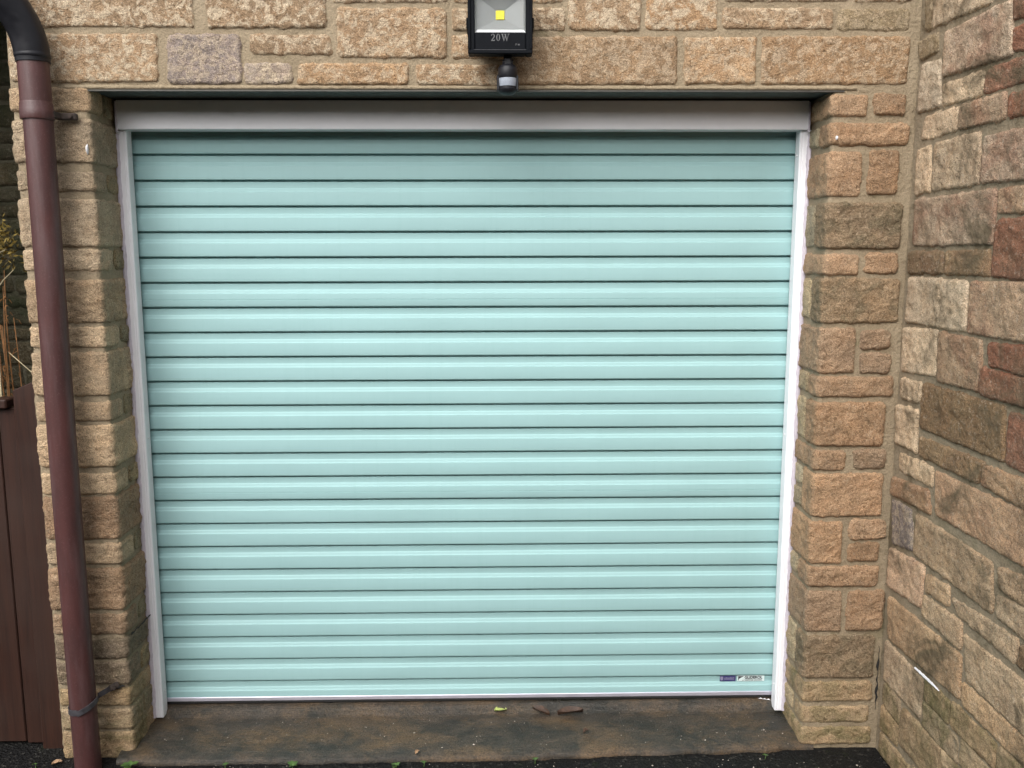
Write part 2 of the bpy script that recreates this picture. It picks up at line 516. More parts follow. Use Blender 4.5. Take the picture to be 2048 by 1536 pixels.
# ------------------------------------------------------------------ stones measured on the walls (millimetres)
# start, end, bottom, top, kind
LINTEL = [
  (-1283, -752, 2169, 2321, 'T'),
  (-719, -382, 2169, 2294, 'T'),
  (-353, -44, 2090, 2224, 'T'),
  (-32, 120, 2161, 2224, 'T'),
  (-33, 122, 2088, 2152, 'T'),
  (137, 291, 2161, 2224, 'T'),
  (298, 507, 2162, 2305, 'T'),
  (515, 724, 2164, 2303, 'T'),
  (735, 1051, 2167, 2229, 'T'),
  (1064, 1276, 2165, 2230, 'K'),
  (-361, -40, 2236, 2334, 'T'),
  (-27, 285, 2236, 2325, 'T'),
  (733, 1092, 2241, 2312, 'T'),
  (1104, 1277, 2242, 2313, 'T'),
  (-1278, -858, 2019, 2152, 'T'),
  (-834, -626, 2018, 2152, 'P'),
  (-602, -370, 2093, 2154, 'T'),
  (-620, -481, 2015, 2076, 'Q'),
  (-468, -152, 2013, 2077, 'U'),
  (-134, 116, 2011, 2073, 'T'),
  (139, 612, 2014, 2148, 'U'),
  (632, 838, 2016, 2149, 'U'),
  (851, 1278, 2017, 2151, 'U'),
]
RIGHT_JAMB = [  # from the jamb corner: start, end, bottom, top, reveal pattern
  (0, 99, 1929, 1991, 'F', 'O'),
  (117, 212, 1933, 1994, '', 'O'),
  (0, 229, 1848, 1912, 'H', 'O'),
  (0, 93, 1702, 1834, 'F', 'O'),
  (113, 200, 1708, 1835, '', 'O'),
  (0, 220, 1552, 1685, 'H', 'N'),
  (0, 98, 1474, 1536, 'F', 'O'),
  (118, 216, 1478, 1539, '', 'O'),
  (0, 226, 1331, 1465, 'H', 'N'),
  (0, 103, 1182, 1317, 'F', 'O'),
  (115, 209, 1253, 1313, '', 'O'),
  (117, 211, 1178, 1243, '', 'O'),
  (0, 223, 1107, 1174, 'H', 'O'),
  (0, 206, 956, 1091, 'H', 'O'),
  (0, 94, 881, 945, 'F', 'O'),
  (115, 220, 884, 948, '', 'O'),
  (0, 211, 734, 870, 'S', 'O'),
  (0, 96, 584, 720, 'F', 'O'),
  (112, 229, 660, 726, '', 'O'),
  (113, 211, 588, 651, '', 'O'),
  (0, 216, 507, 575, 'H', 'O'),
  (0, 105, 361, 493, 'F', 'O'),
  (119, 237, 363, 495, '', 'O'),
  (0, 216, 204, 346, 'H', 'N'),
  (0, 220, 126, 192, 'F', 'M'),
  (0, 213, 49, 112, 'H', 'M'),
  (0, 224, -23, 37, 'F', 'M'),
]
LEFT_JAMB = [  # bottom, top, reveal pattern
  (1938, 2005, 'H', 'L'),
  (1799, 1918, 'F', 'L'),
  (1718, 1777, 'H', 'L'),
  (1562, 1701, 'F', 'L'),
  (1489, 1555, 'H', 'L'),
  (1338, 1469, 'F', 'L'),
  (1266, 1328, 'H', 'L'),
  (1123, 1254, 'F', 'L'),
  (1046, 1108, 'H', 'L'),
  (904, 1037, 'F', 'L'),
  (822, 887, 'H', 'L'),
  (681, 814, 'F', 'O'),
  (601, 669, 'H', 'L'),
  (455, 589, 'F', 'O'),
  (377, 442, 'H', 'O'),
  (292, 362, 'F', 'B'),
  (209, 282, 'H', 'B'),
  (137, 197, 'F', 'M'),
  (58, 129, 'H', 'M'),
  (-40, 52, 'F', 'M'),
]
SIDE = [  # corners top-far, top-near, bottom-near, bottom-far as (distance out from the corner, height)
  ((27, 2245), (61, 2243), (73, 2157), (37, 2157), 'K'),
  ((69, 2269), (370, 2240), (374, 2145), (82, 2157), 'G'),
  ((-4, 2134), (107, 2135), (113, 2087), (21, 2082), 'K'),
  ((159, 2125), (466, 2125), (480, 1999), (156, 2012), 'GR'),
  ((472, 2125), (563, 2123), (570, 2074), (479, 2078), 'R'),
  ((476, 2057), (572, 2061), (580, 2000), (483, 2006), 'R'),
  ((35, 2064), (133, 2060), (153, 1936), (23, 1935), 'G'),
  ((157, 1989), (359, 1985), (365, 1930), (164, 1933), 'G'),
  ((375, 1984), (582, 1985), (590, 1929), (369, 1930), 'R'),
  ((73, 1917), (249, 1916), (249, 1859), (52, 1858), 'G'),
  ((264, 1916), (465, 1916), (472, 1856), (262, 1860), 'GR'),
  ((483, 1906), (593, 1908), (600, 1858), (487, 1858), 'R'),
  ((38, 1830), (110, 1835), (124, 1712), (37, 1704), 'G'),
  ((140, 1837), (362, 1837), (377, 1711), (132, 1712), 'G'),
  ((393, 1823), (627, 1819), (643, 1704), (386, 1715), 'GR'),
  ((45, 1689), (457, 1691), (460, 1562), (45, 1562), 'GR'),
  ((472, 1690), (578, 1691), (582, 1633), (473, 1636), 'GR'),
  ((589, 1691), (645, 1691), (654, 1631), (595, 1633), 'R'),
  ((472, 1616), (655, 1618), (675, 1481), (467, 1484), 'DR'),
  ((23, 1539), (224, 1542), (224, 1484), (28, 1481), 'D'),
  ((237, 1542), (449, 1546), (458, 1485), (237, 1484), 'D'),
  ((37, 1467), (358, 1466), (371, 1339), (29, 1340), 'G'),
  ((375, 1465), (676, 1473), (695, 1338), (378, 1338), 'GR'),
  ((10, 1317), (216, 1329), (236, 1204), (21, 1191), 'G'),
  ((233, 1323), (441, 1322), (449, 1197), (241, 1192), 'GD'),
  ((477, 1318), (696, 1330), (706, 1259), (484, 1266), 'DR'),
  ((455, 1254), (707, 1253), (716, 1191), (453, 1188), 'DR'),
  ((27, 1167), (150, 1170), (140, 1112), (31, 1114), 'G'),
  ((164, 1172), (565, 1175), (579, 1045), (159, 1044), 'D'),
  ((585, 1167), (719, 1169), (738, 1034), (587, 1044), 'DR'),
  ((6, 1083), (140, 1092), (145, 969), (12, 969), 'G'),
  ((168, 1018), (496, 1022), (473, 965), (164, 965), 'D'),
  ((497, 1016), (739, 1023), (749, 953), (495, 967), 'GD'),
  ((45, 944), (247, 948), (252, 894), (43, 892), 'G'),
  ((7, 861), (231, 877), (251, 815), (0, 807), 'GD'),
  ((264, 942), (699, 948), (697, 825), (281, 824), 'GW'),
  ((16, 790), (139, 793), (161, 678), (38, 660), 'P'),
  ((172, 794), (565, 786), (582, 664), (171, 673), 'W'),
  ((17, 638), (238, 659), (230, 533), (20, 519), 'GW'),
  ((253, 641), (379, 653), (384, 600), (251, 589), 'W'),
  ((247, 576), (453, 581), (455, 509), (243, 518), 'W'),
  ((393, 629), (695, 647), (688, 585), (428, 595), 'W'),
  ((590, 786), (748, 807), (758, 735), (602, 736), 'W'),
  ((598, 719), (759, 731), (769, 659), (603, 664), 'W'),
  ((31, 486), (459, 495), (466, 379), (48, 359), 'W'),
  ((468, 556), (797, 562), (814, 439), (496, 446), 'W'),
  ((710, 641), (793, 645), (801, 583), (703, 590), 'D'),
  ((31, 342), (273, 335), (270, 216), (35, 217), 'W'),
  ((286, 348), (424, 347), (422, 281), (285, 280), 'M'),
  ((430, 354), (643, 355), (642, 289), (437, 285), 'M'),
  ((281, 273), (475, 271), (479, 200), (288, 201), 'M'),
  ((489, 280), (635, 275), (635, 204), (494, 209), 'M'),
  ((653, 357), (836, 360), (837, 297), (652, 296), 'M'),
  ((650, 285), (832, 286), (829, 220), (656, 220), 'W'),
  ((477, 431), (835, 431), (836, 368), (481, 372), 'W'),
  ((39, 204), (146, 200), (153, 129), (37, 138), 'M'),
  ((165, 190), (390, 196), (394, 74), (156, 75), 'M'),
  ((400, 197), (624, 191), (619, 126), (398, 132), 'M'),
  ((407, 120), (636, 118), (636, 56), (399, 50), 'M'),
  ((631, 203), (831, 198), (825, 134), (636, 125), 'W'),
  ((31, 125), (146, 124), (145, 55), (28, 47), 'M'),
  ((35, 35), (226, 36), (234, -27), (31, -32), 'M'),
  ((244, 56), (454, 56), (447, -35), (243, -30), 'M'),
  ((462, 39), (701, 43), (702, -27), (463, -25), 'M'),
  ((658, 123), (833, 114), (834, 59), (653, 57), 'M'),
]

# ------------------------------------------------------------------ main dimensions (metres; wall face Y = 0, door sill Z = 0)
JAMB = 1.065            # half width of the opening
SIDE_X = 1.306          # face of the side wall
PIER_X = -1.278         # outer edge of the left pier
LINTEL_Z = 2.0
REVEAL = 0.20

class Path:
    """A wall line in plan: u along it, normal towards the viewer; corners slightly rounded."""
    def __init__(s, pts, u0, rad=0.007):
        pts = np.array(pts, float)
        seg = np.linalg.norm(np.diff(pts, axis=0), axis=1)
        cum = np.concatenate([[0], np.cumsum(seg)])
        n = int(cum[-1] / 0.001) + 1
        d = np.linspace(0, cum[-1], n)
        x = np.interp(d, cum, pts[:, 0])
        y = np.interp(d, cum, pts[:, 1])
        w = max(1, int(rad / 0.001))
        k = np.ones(2 * w + 1) / (2 * w + 1)
        ext = lambda a: np.concatenate([a[0] + (a[1] - a[0]) * np.arange(-w, 0), a, a[-1] + (a[-1] - a[-2]) * np.arange(1, w + 1)])
        s.x = np.convolve(ext(x), k, 'valid')
        s.y = np.convolve(ext(y), k, 'valid')
        tx, ty = np.gradient(s.x), np.gradient(s.y)
        L = np.hypot(tx, ty)
        s.nx, s.ny = ty / L, -tx / L
        s.d = d + u0
    def __call__(s, u, z, h):
        f = lambda a: np.interp(u, s.d, a)
        return np.stack([f(s.x) + f(s.nx) * h, f(s.y) + f(s.ny) * h, z], -1)

P_FRONT = Path([(PIER_X, 0), (SIDE_X + 0.05, 0)], PIER_X)
# left pier: u = 0 at the jamb corner, negative along the front, then round the outer edge
P_LEFT = Path([(PIER_X, 0.30), (PIER_X, 0), (-JAMB, 0), (-JAMB, 0.32)], -(0.30 + (-JAMB - PIER_X)))
# right pier: u = 0 at the jamb corner, negative in the reveal
P_RIGHT = Path([(JAMB, 0.32), (JAMB, 0), (SIDE_X + 0.05, 0)], -0.32)
# side wall: u = distance out from the corner, towards the viewer
P_SIDE = Path([(SIDE_X, 0.15), (SIDE_X, -2.2)], -0.15)

rng = random.Random(7)
def srgb(r, g, b):
    f = lambda v: ((v / 255 + 0.055) / 1.055) ** 2.4 if v > 10 else v / 255 / 12.92
    return f(r), f(g), f(b)

# per kind: material, colour (as it looks in flat light), alpha range, relief (m), proud (m)
CLS = {
    'T': ('stone', (148, 121, 90), (0.75, 1.0), 0.0022, 0.009),
    'U': ('stone', (152, 122, 88), (0.35, 0.65), 0.0035, 0.011),
    'K': ('stone', (138, 120, 90), (0.25, 0.4), 0.0025, 0.008),
    'P': ('stone', (125, 115, 110), (0.45, 0.5), 0.0026, 0.010),
    'Q': ('stone', (140, 126, 112), (0.6, 0.8), 0.0022, 0.009),
    'O': ('stone_rough', (158, 129, 99), (0.05, 0.25), 0.0052, 0.014),
    'N': ('stone_rough', (146, 122, 92), (0.55, 0.75), 0.0062, 0.014),
    'L': ('stone_rough', (174, 150, 119), (0.1, 0.3), 0.0046, 0.011),
    'V': ('stone_rough', (146, 130, 98), (0.3, 0.55), 0.0042, 0.009),
    'X': ('stone_rough', (168, 152, 122), (0.05, 0.25), 0.0050, 0.010),
    'B': ('stone_rough', (118, 103, 84), (0.35, 0.6), 0.0060, 0.013),
    'M': ('stone_low', (162, 139, 108), (0.35, 0.7), 0.0045, 0.009),
    'W': ('stone_side', (174, 148, 116), (0.0, 0.12), 0.0042, 0.009),
    'GW': ('stone_side', (182, 150, 118), (0.1, 0.3), 0.0042, 0.010),
    'G': ('stone_side', (188, 166, 137), (0.0, 0.15), 0.0052, 0.011),
    'GR': ('stone_side', (180, 154, 126), (0.45, 0.65), 0.0050, 0.011),
    'GD': ('stone_side', (158, 131, 102), (0.2, 0.4), 0.0048, 0.011),
    'D': ('stone_side', (132, 108, 78), (0.1, 0.25), 0.0046, 0.010),
    'DR': ('stone_side', (132, 98, 75), (0.7, 0.95), 0.0046, 0.010),
    'R': ('stone_side', (146, 103, 79), (0.55, 0.85), 0.0044, 0.010),
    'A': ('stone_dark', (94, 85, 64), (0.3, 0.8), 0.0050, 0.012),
}
SEED = [11]

def stone(parent, path, quad, cls, step=0.0058, rc=0.017, relief=None, proud=None, name='stone', grow=0.0022):
    """quad: four (u, z) corners: top start, top end, bottom end, bottom start."""
    SEED[0] += 1
    sd = SEED[0]
    mk, col, ar, rel, pr = CLS[cls]
    rel = rel if relief is None else relief
    pr = 0.62 * (pr if proud is None else proud) * rng.uniform(0.75, 1.3)
    q = np.array(quad, float)
    Lu = (abs(q[1, 0] - q[0, 0]) + abs(q[2, 0] - q[3, 0])) / 2
    Lv = (abs(q[0, 1] - q[3, 1]) + abs(q[1, 1] - q[2, 1])) / 2
    mg = 0.006 + grow
    nu, nv = max(5, int((Lu + 2 * mg) / step) + 1), max(5, int((Lv + 2 * mg) / step) + 1)
    s = np.linspace(-mg / Lu, 1 + mg / Lu, nu)[:, None]
    t = np.linspace(-mg / Lv, 1 + mg / Lv, nv)[None, :]
    b = lambda k: (q[3, k] * (1 - s) + q[2, k] * s) * (1 - t) + (q[0, k] * (1 - s) + q[1, k] * s) * t
    u, v = b(0), b(1)
    a_, b_ = (s - 0.5) * Lu + 0 * t, (t - 0.5) * Lv + 0 * s
    rcc = min(rc, 0.42 * min(Lu, Lv)) * rng.uniform(0.7, 1.2)
    qx, qy = np.abs(a_) - Lu / 2 - grow + rcc, np.abs(b_) - Lv / 2 - grow + rcc
    sdf = np.hypot(np.maximum(qx, 0), np.maximum(qy, 0)) + np.minimum(np.maximum(qx, qy), 0) - rcc
    d = -sdf + 0.0046 * vnoise(u / 0.034, v / 0.034, 0, sd) + 0.0032 * vnoise(u / 0.012, v / 0.012, 3.3, sd)
    rr = 0.0075 * rng.uniform(0.8, 1.5)
    x = np.clip(d / rr, 0, 1)
    dip = 0.010
    h = -dip + (pr + dip) * np.sqrt(1 - (1 - x) ** 2)
    h = np.where(d < 0, -dip + 1.5 * d, h)
    env = np.clip(d / 0.018, 0, 1)
    big = vnoise(u / 0.075, v / 0.06, 1.7, sd + 91)
    mid = fbm(u / 0.030, v / 0.022, 5.1, 3, sd + 40)
    facet = np.abs(vnoise(u / 0.05, v / 0.04, 9.2, sd + 7))
    fine = fbm(u / 0.011, v / 0.009, 2.2, 2, sd + 66)
    h = h + env * rel * (0.9 * big + 0.75 * mid + 0.9 * (0.25 - facet) + 0.42 * fine)
    xyz = path(u.ravel(), v.ravel(), h.ravel())
    c = srgb(*col)
    k = rng.uniform(0.94, 1.30) if cls != 'A' else rng.uniform(0.8, 1.2)
    g = 0.08 * (c[0] + c[1] + c[2]) / 3
    c = tuple(0.92 * q_ + g for q_ in c)
    w = rng.uniform(-0.05, 0.05)
    color = (c[0] * k * (1 + w), c[1] * k, c[2] * k * (1 - w * 1.2), rng.uniform(*ar))
    f = grid_faces(nu, nv)
    return mesh_obj(name, xyz, f, M[mk], parent, True, color=color)

def rect(u0, u1, z0, z1, j=0.0):
    r = lambda: rng.uniform(-j, j)
    return [(u0 + r(), z1 + r()), (u1 + r(), z1 + r()), (u1 + r(), z0 + r()), (u0 + r(), z0 + r())]

def mortar_sheet(parent, path, u0, u1, z0, z1, mat, step=0.011, amp=0.0022, name='mortar', level=0.0):
    nu, nv = int(abs(u1 - u0) / step) + 2, int((z1 - z0) / step) + 2
    u, z = np.meshgrid(np.linspace(u0, u1, nu), np.linspace(z0, z1, nv), indexing='ij')
    h = level + amp * fbm(u / 0.05, z / 0.05, 0.3, 3, 401)
    return mesh_obj(name, path(u.ravel(), z.ravel(), h.ravel()), grid_faces(nu, nv), mat, parent, True)

# ------------------------------------------------------------------ ground
def build_ground():
    xs = np.concatenate([[-60, -20, -8, -4], np.arange(-2.4, 2.41, 0.02), [4, 8, 20, 60]])
    ys = np.concatenate([[-60, -20, -8, -4, -2.5], np.arange(-1.4, 1.0, 0.02), [2, 6, 20, 60]])
    X, Y = np.meshgrid(xs, ys, indexing='ij')
    near = (np.abs(X) < 2.41) & (Y > -1.41) & (Y < 1.0)
    Z = -0.035 + np.where(near, 0.004 * fbm(X / 0.09, Y / 0.09, 0, 3, 5) + 0.006 * vnoise(X / 0.4, Y / 0.4, 0, 9), 0.0)
    o = mesh_obj('tarmac', np.stack([X, Y, Z], -1).reshape(-1, 3), grid_faces(len(xs), len(ys)), M['tarmac'], None, True, kind='structure')
    return o
build_ground()

def sill_front(x):
    return np.interp(x, [-1.1, -1.038, -0.526, 0.097, 0.731, 1.055, 1.12], [-0.045, -0.051, -0.057, -0.049, -0.029, -0.013, -0.01])

def build_threshold():
    """Concrete sill: worn top, broken front edge, closed ends."""
    xs = np.arange(-1.10, 1.101, 0.0125)
    yf = sill_front(xs) + 0.010 * fbm(xs / 0.11, 0, 0, 3, 71) + 0.004 * vnoise(xs / 0.018, 0, 0, 72)
    tt = np.linspace(0, 1, 34)
    V = []
    for i, x in enumerate(xs):
        y = yf[i] + (0.52 - yf[i]) * tt ** 1.35
        drop = 0.012 * np.exp(-((y - yf[i]) / 0.018))
        lip = 0.024 * np.clip((y - 0.192) / 0.012, 0, 1)
        z = -0.006 + 0.02 * (y - 0.17) + lip - drop + 0.0022 * fbm(x / 0.05, y / 0.04, 0, 3, 73)
        z = np.minimum(z, 0.0215)
        V.append([(x, yf[i] - 0.004, -0.075)] + [(x, yf[i] - 0.002, -0.034)] + list(zip([x] * len(y), y, z)))
    m = len(V[0])
    return mesh_obj('concrete_threshold', np.array(V).reshape(-1, 3), grid_faces(len(xs), m), M['threshold'], None, True, kind='structure')
build_threshold()

def build_skyscreen():
    """Tall clipped hedge added unseen behind the viewer to keep low sky off the door."""
    h = thing('skyscreen', 'tall dark green clipped hedge added unseen across the drive to block low sky', 'skyscreen', (0, -6.6, -0.04))
    r = random.Random(31)
    us = np.linspace(-9, 9, 150)
    prof = [(0.0, -0.05), (0.05, 0.6), (0.08, 1.4), (0.04, 2.2), (-0.05, 2.9), (-0.25, 3.2), (-0.6, 3.3), (-1.0, 3.2), (-1.25, 2.7), (-1.3, 1.4), (-1.25, -0.05)]
    pa = np.array(prof)
    t = np.linspace(0, len(prof) - 1, 60)
    py, pz = np.interp(t, range(len(prof)), pa[:, 0]), np.interp(t, range(len(prof)), pa[:, 1])
    X, Y = np.meshgrid(us, py, indexing='ij')
    Z = np.broadcast_to(pz, X.shape)
    n = 0.16 * fbm(X / 0.7, Y / 0.7, Z / 0.7, 3, 44)
    Vv = np.stack([X, -6.0 + Y + n, Z + 0.5 * n * (Z > 0.3)], -1).reshape(-1, 3)
    mesh_obj('crown', Vv, grid_faces(150, 60), M['skyscreen'], h)
    rr = np.random.default_rng(3)
    k = 9000
    idx = rr.integers(0, len(Vv), k)
    c = Vv[idx] + rr.normal(0, 0.05, (k, 3))
    a = rr.normal(0, 1, (k, 3)); a /= np.linalg.norm(a, axis=1)[:, None]
    b = np.cross(a, rr.normal(0, 1, (k, 3))); b /= np.linalg.norm(b, axis=1)[:, None]
    a *= 0.05; b *= 0.022
    V4 = np.stack([c - a, c + b, c + a, c - b], 1).reshape(-1, 3)
    mesh_obj('leaves', V4, np.arange(4 * k).reshape(-1, 4), M['skyscreen'], h, kind='stuff')
build_skyscreen()

# ------------------------------------------------------------------ garage wall
wall = thing('garage_wall', 'honey coloured stone garage wall with rough quoined jambs framing the mint door', 'wall', (0, 0.1, 0))
mortar_sheet(wall, P_FRONT, PIER_X, SIDE_X + 0.02, LINTEL_Z - 0.002, 2.75, M['mortar'])
mortar_sheet(wall, P_LEFT, -(0.27 + (-JAMB - PIER_X)), 0.30, -0.09, LINTEL_Z, M['mortar'])
mortar_sheet(wall, P_RIGHT, -0.30, SIDE_X - JAMB + 0.02, -0.09, LINTEL_Z, M['mortar'])
m = MB()
m.box(PIER_X + 0.02, -JAMB - 0.02, 0.02, 0.9, -0.09, 2.75)
m.box(JAMB + 0.02, SIDE_X + 0.2, 0.02, 0.9, -0.09, 2.75)
m.box(-JAMB - 0.02, JAMB + 0.02, 0.02, 0.9, 2.055, 2.75)
m.build('core', M['inner'], wall)
MB().box(-JAMB - 0.015, JAMB + 0.015, 0.5, 0.56, -0.09, 2.05).build('gap_light_stop', M['inner'], wall)  # added panel that stops daylight showing under the door
MB().box(-JAMB - 0.018, JAMB + 0.018, 0.0035, 0.46, LINTEL_Z + 0.004, 2.052).build('lintel', M['soffit'], wall)
MB().box(-JAMB - 0.03, JAMB + 0.03, -0.0035, 0.012, LINTEL_Z - 0.003, LINTEL_Z + 0.0015).build('steel_edge', M['steel'], wall)
# bedding mortar squeezed along the lintel
def bed():
    xs = np.arange(-JAMB - 0.06, JAMB + 0.07, 0.008)
    V = []
    for x in xs:
        a = 0.0035 + 0.0025 * vnoise(x / 0.05, 0, 0, 33) + 0.0015 * vnoise(x / 0.012, 0, 0, 34)
        zt = 2.013 + 0.0025 * vnoise(x / 0.04, 2, 0, 35)
        V.append([(x, 0.004, zt + 0.004), (x, -a * 0.7, zt), (x, -a - 0.002, (zt + 2.002) / 2), (x, -a, 2.0025), (x, 0.004, 2.002)])
    mesh_obj('mortar_bed', np.array(V).reshape(-1, 3), grid_faces(len(xs), 5)[:, ::-1], M['mortar'], wall, True)
bed()
for x0, x1, z0, z1, c in LINTEL:
    stone(wall, P_FRONT, rect(x0 / 1000, x1 / 1000, z0 / 1000, z1 / 1000, 0.0025), c, rc=0.016)
# courses over the picture's top edge
zz = 2.335
while zz < 2.70:
    hh = rng.choice([0.062, 0.085, 0.13])
    x = PIER_X + 0.004
    while x < SIDE_X - 0.05:
        w = rng.uniform(0.15, 0.4)
        x1 = min(x + w, SIDE_X - 0.02)
        stone(wall, P_FRONT, rect(x, x1, zz, zz + hh, 0.003), 'T', step=0.010, rc=0.016)
        x = x1 + 0.015
    zz += hh + 0.014
# right jamb: quoins turn the corner, smaller stones fill the reveal
for u0, u1, z0, z1, rv, c in RIGHT_JAMB:
    u0, u1, z0, z1 = u0 / 1000, u1 / 1000, z0 / 1000, z1 / 1000
    if rv == '':
        stone(wall, P_RIGHT, rect(u0, u1, z0, z1, 0.003), c)
        continue
    start = -REVEAL if rv == 'F' else -rng.uniform(0.070, 0.088)
    stone(wall, P_RIGHT, rect(start, u1, z0, z1, 0.0025), c)
    if rv == 'H':
        stone(wall, P_RIGHT, rect(-REVEAL, start - 0.013, z0 + 0.004, z1, 0.003), 'X')
    if rv == 'S':
        zm = (z0 + z1) / 2
        stone(wall, P_RIGHT, rect(-REVEAL, start - 0.013, zm + 0.006, z1, 0.003), 'X')
        stone(wall, P_RIGHT, rect(-REVEAL, start - 0.013, z0, zm - 0.006, 0.003), 'X')
# left jamb
uf = -(-JAMB - PIER_X)
for k, (z0, z1, rv, c) in enumerate(LEFT_JAMB):
    z0, z1 = z0 / 1000, z1 / 1000
    end = REVEAL if rv == 'F' else rng.uniform(0.075, 0.095)
    ul = uf - (0.17 if k % 2 else 0.11)
    stone(wall, P_LEFT, rect(ul, end, z0, z1, 0.0025), c)
    if rv == 'H':
        stone(wall, P_LEFT, rect(end + 0.013, REVEAL, z0 + 0.003, z1 - 0.002, 0.003), 'V')
    stone(wall, P_LEFT, rect(uf - 0.30, ul - 0.013, z0, z1, 0.003), c, step=0.012)
# dabs of white sealant on two quoins
def dab(parent, c, rx, rz, nrm, name='sealant_dab', mat='paint_blob', seed=3):
    V, F, n = [], [], 14
    c = np.array(c, float)
    nrm = np.array(nrm, float)
    tx = np.cross((0, 0, 1.0), nrm)
    V.append(c + nrm * 0.004)
    for ring, (fr, hh) in enumerate(((0.6, 0.0035), (1.0, -0.004))):
        for k in range(n):
            g = 2 * math.pi * k / n
            w = fr * (1 + 0.3 * float(vnoise(k * 0.7, ring, 0, seed)))
            V.append(c + tx * math.cos(g) * rx * w + np.array((0, 0, 1.0)) * math.sin(g) * rz * w + nrm * hh)
    for k in range(n):
        F.append((0, 1 + k, 1 + (k + 1) % n))
        F.append((1 + k, 1 + n + k, 1 + n + (k + 1) % n, 1 + (k + 1) % n))
    mesh_obj(name, V, F, M[mat], parent, True)
dab(wall, (1.076, -0.015, 1.868), 0.0035, 0.007, (0, -1, 0), seed=3)
dab(wall, (-1.071, -0.0135, 1.836), 0.0032, 0.015, (0, -1, 0), seed=5)

# ------------------------------------------------------------------ side wall
side = thing('side_wall', 'grey and reddish weathered stone side wall meeting the garage front at a right angle', 'wall', (SIDE_X, -0.8, 0))
mortar_sheet(side, P_SIDE, -0.10, 0.95, -0.09, 2.75, M['mortar_side'])
mortar_sheet(side, P_SIDE, 0.95, 2.15, -0.09, 2.75, M['mortar_side'], step=0.03)
MB().box(SIDE_X + 0.02, SIDE_X + 0.28, -2.14, 0.01, -0.09, 2.75).build('core', M['inner'], side)
for a, b, c_, d_, k in SIDE:
    stone(side, P_SIDE, [(p[0] / 1000, p[1] / 1000) for p in (a, b, c_, d_)], k, rc=0.016, grow=0.0072)
# the courses run on past the edge of the picture
COURSES = [(2145, 2240, 385), (2076, 2124, 585), (2002, 2060, 595), (1930, 1985, 602), (1858, 1917, 612), (1710, 1834, 655), (1632, 1691, 668), (1484, 1617, 690),
           (1338, 1466, 708), (1260, 1320, 718), (1190, 1252, 728), (1040, 1170, 750), (960, 1020, 762), (826, 946, 772), (736, 806, 772), (662, 728, 782), (588, 645, 806), (440, 560, 826),
           (370, 428, 845), (306, 352, 845), (215, 290, 845), (130, 204, 845), (56, 118, 845), (-30, 42, 715), (2256, 2316, 10), (2330, 2450, 10), (2464, 2528, 10), (2542, 2670, 10)]
for z0, z1, us in COURSES:
    u = us / 1000
    while u < 2.1:
        w = rng.uniform(0.12, 0.38)
        u1 = min(u + w, 2.13)
        if u1 - u > 0.04:
            kind = 'M' if z1 < 450 else rng.choice(['G', 'GR', 'D', 'DR', 'R'] if z0 > 900 else ['W', 'W', 'GD', 'D'])
            stone(side, P_SIDE, rect(u, u1, z0 / 1000, z1 / 1000, 0.003), kind, step=0.009 if u < 1.0 else 0.016)
        u = u1 + 0.015
# smear of white paint in a bed joint low on the wall
def smear():
    n = 26
    V = []
    for i in range(n):
        f = i / (n - 1)
        u = 0.225 + 0.143 * f
        zc = 0.347 + 0.003 * f
        w = 0.0052 * (math.sin(math.pi * min(1, 0.08 + f * 0.95)) ** 0.5) * max(0.15, 1 + 0.9 * float(vnoise(f * 17, 0, 0, 8)))
        for k, dz in enumerate((-1, -0.3, 0.4, 1)):
            V.append((SIDE_X - (0.0065 if k in (1, 2) else 0.003), -u, zc + dz * w))
    mesh_obj('paint_smear', V, grid_faces(n, 4), M['paint_blob'], side, True)
smear()
# open crevice in the corner joint and a settlement crack in the left quoins
def crevice(parent, pts, widths, nrm, mat, name):
    V = []
    nrm = np.array(nrm, float)
    for i, (p, w) in enumerate(zip(pts, widths)):
        p = np.array(p, float)
        t = np.array(pts[min(i + 1, len(pts) - 1)], float) - np.array(pts[max(i - 1, 0)], float)
        c = np.cross(t / np.linalg.norm(t), nrm)
        V += [p - c * w, p + nrm * 0.002, p + c * w]
    mesh_obj(name, V, grid_faces(len(pts), 3), mat, parent, True)
r5 = random.Random(9)
cp = [(SIDE_X - 0.012 + r5.uniform(-0.003, 0.002), -0.010, z_) for z_ in np.linspace(0.10, 0.315, 16)]
crevice(side, cp, [0.0008 + 0.0030 * r5.random() ** 2 + (0.0015 if i in (4, 5, 10, 11) else 0) for i in range(16)], (-0.6, -0.8, 0), M['crack'], 'crevice')
cp = [(-JAMB + 0.016, 0.005 + 0.012 * i, 0.369 + 0.001 * r5.uniform(-2, 2)) for i in range(14)]
crevice(wall, cp, [0.0035 * r5.uniform(0.5, 1.3) for i in range(14)], (1, 0, 0), M['crack'], 'crack')
cp = [(-1.10 + 0.008 * i, -0.0155, 0.204 + 0.002 * i + r5.uniform(-0.002, 0.002)) for i in range(5)]
crevice(wall, cp, [0.002, 0.004, 0.003, 0.003, 0.001], (0, -1, 0), M['crack'], 'crack')

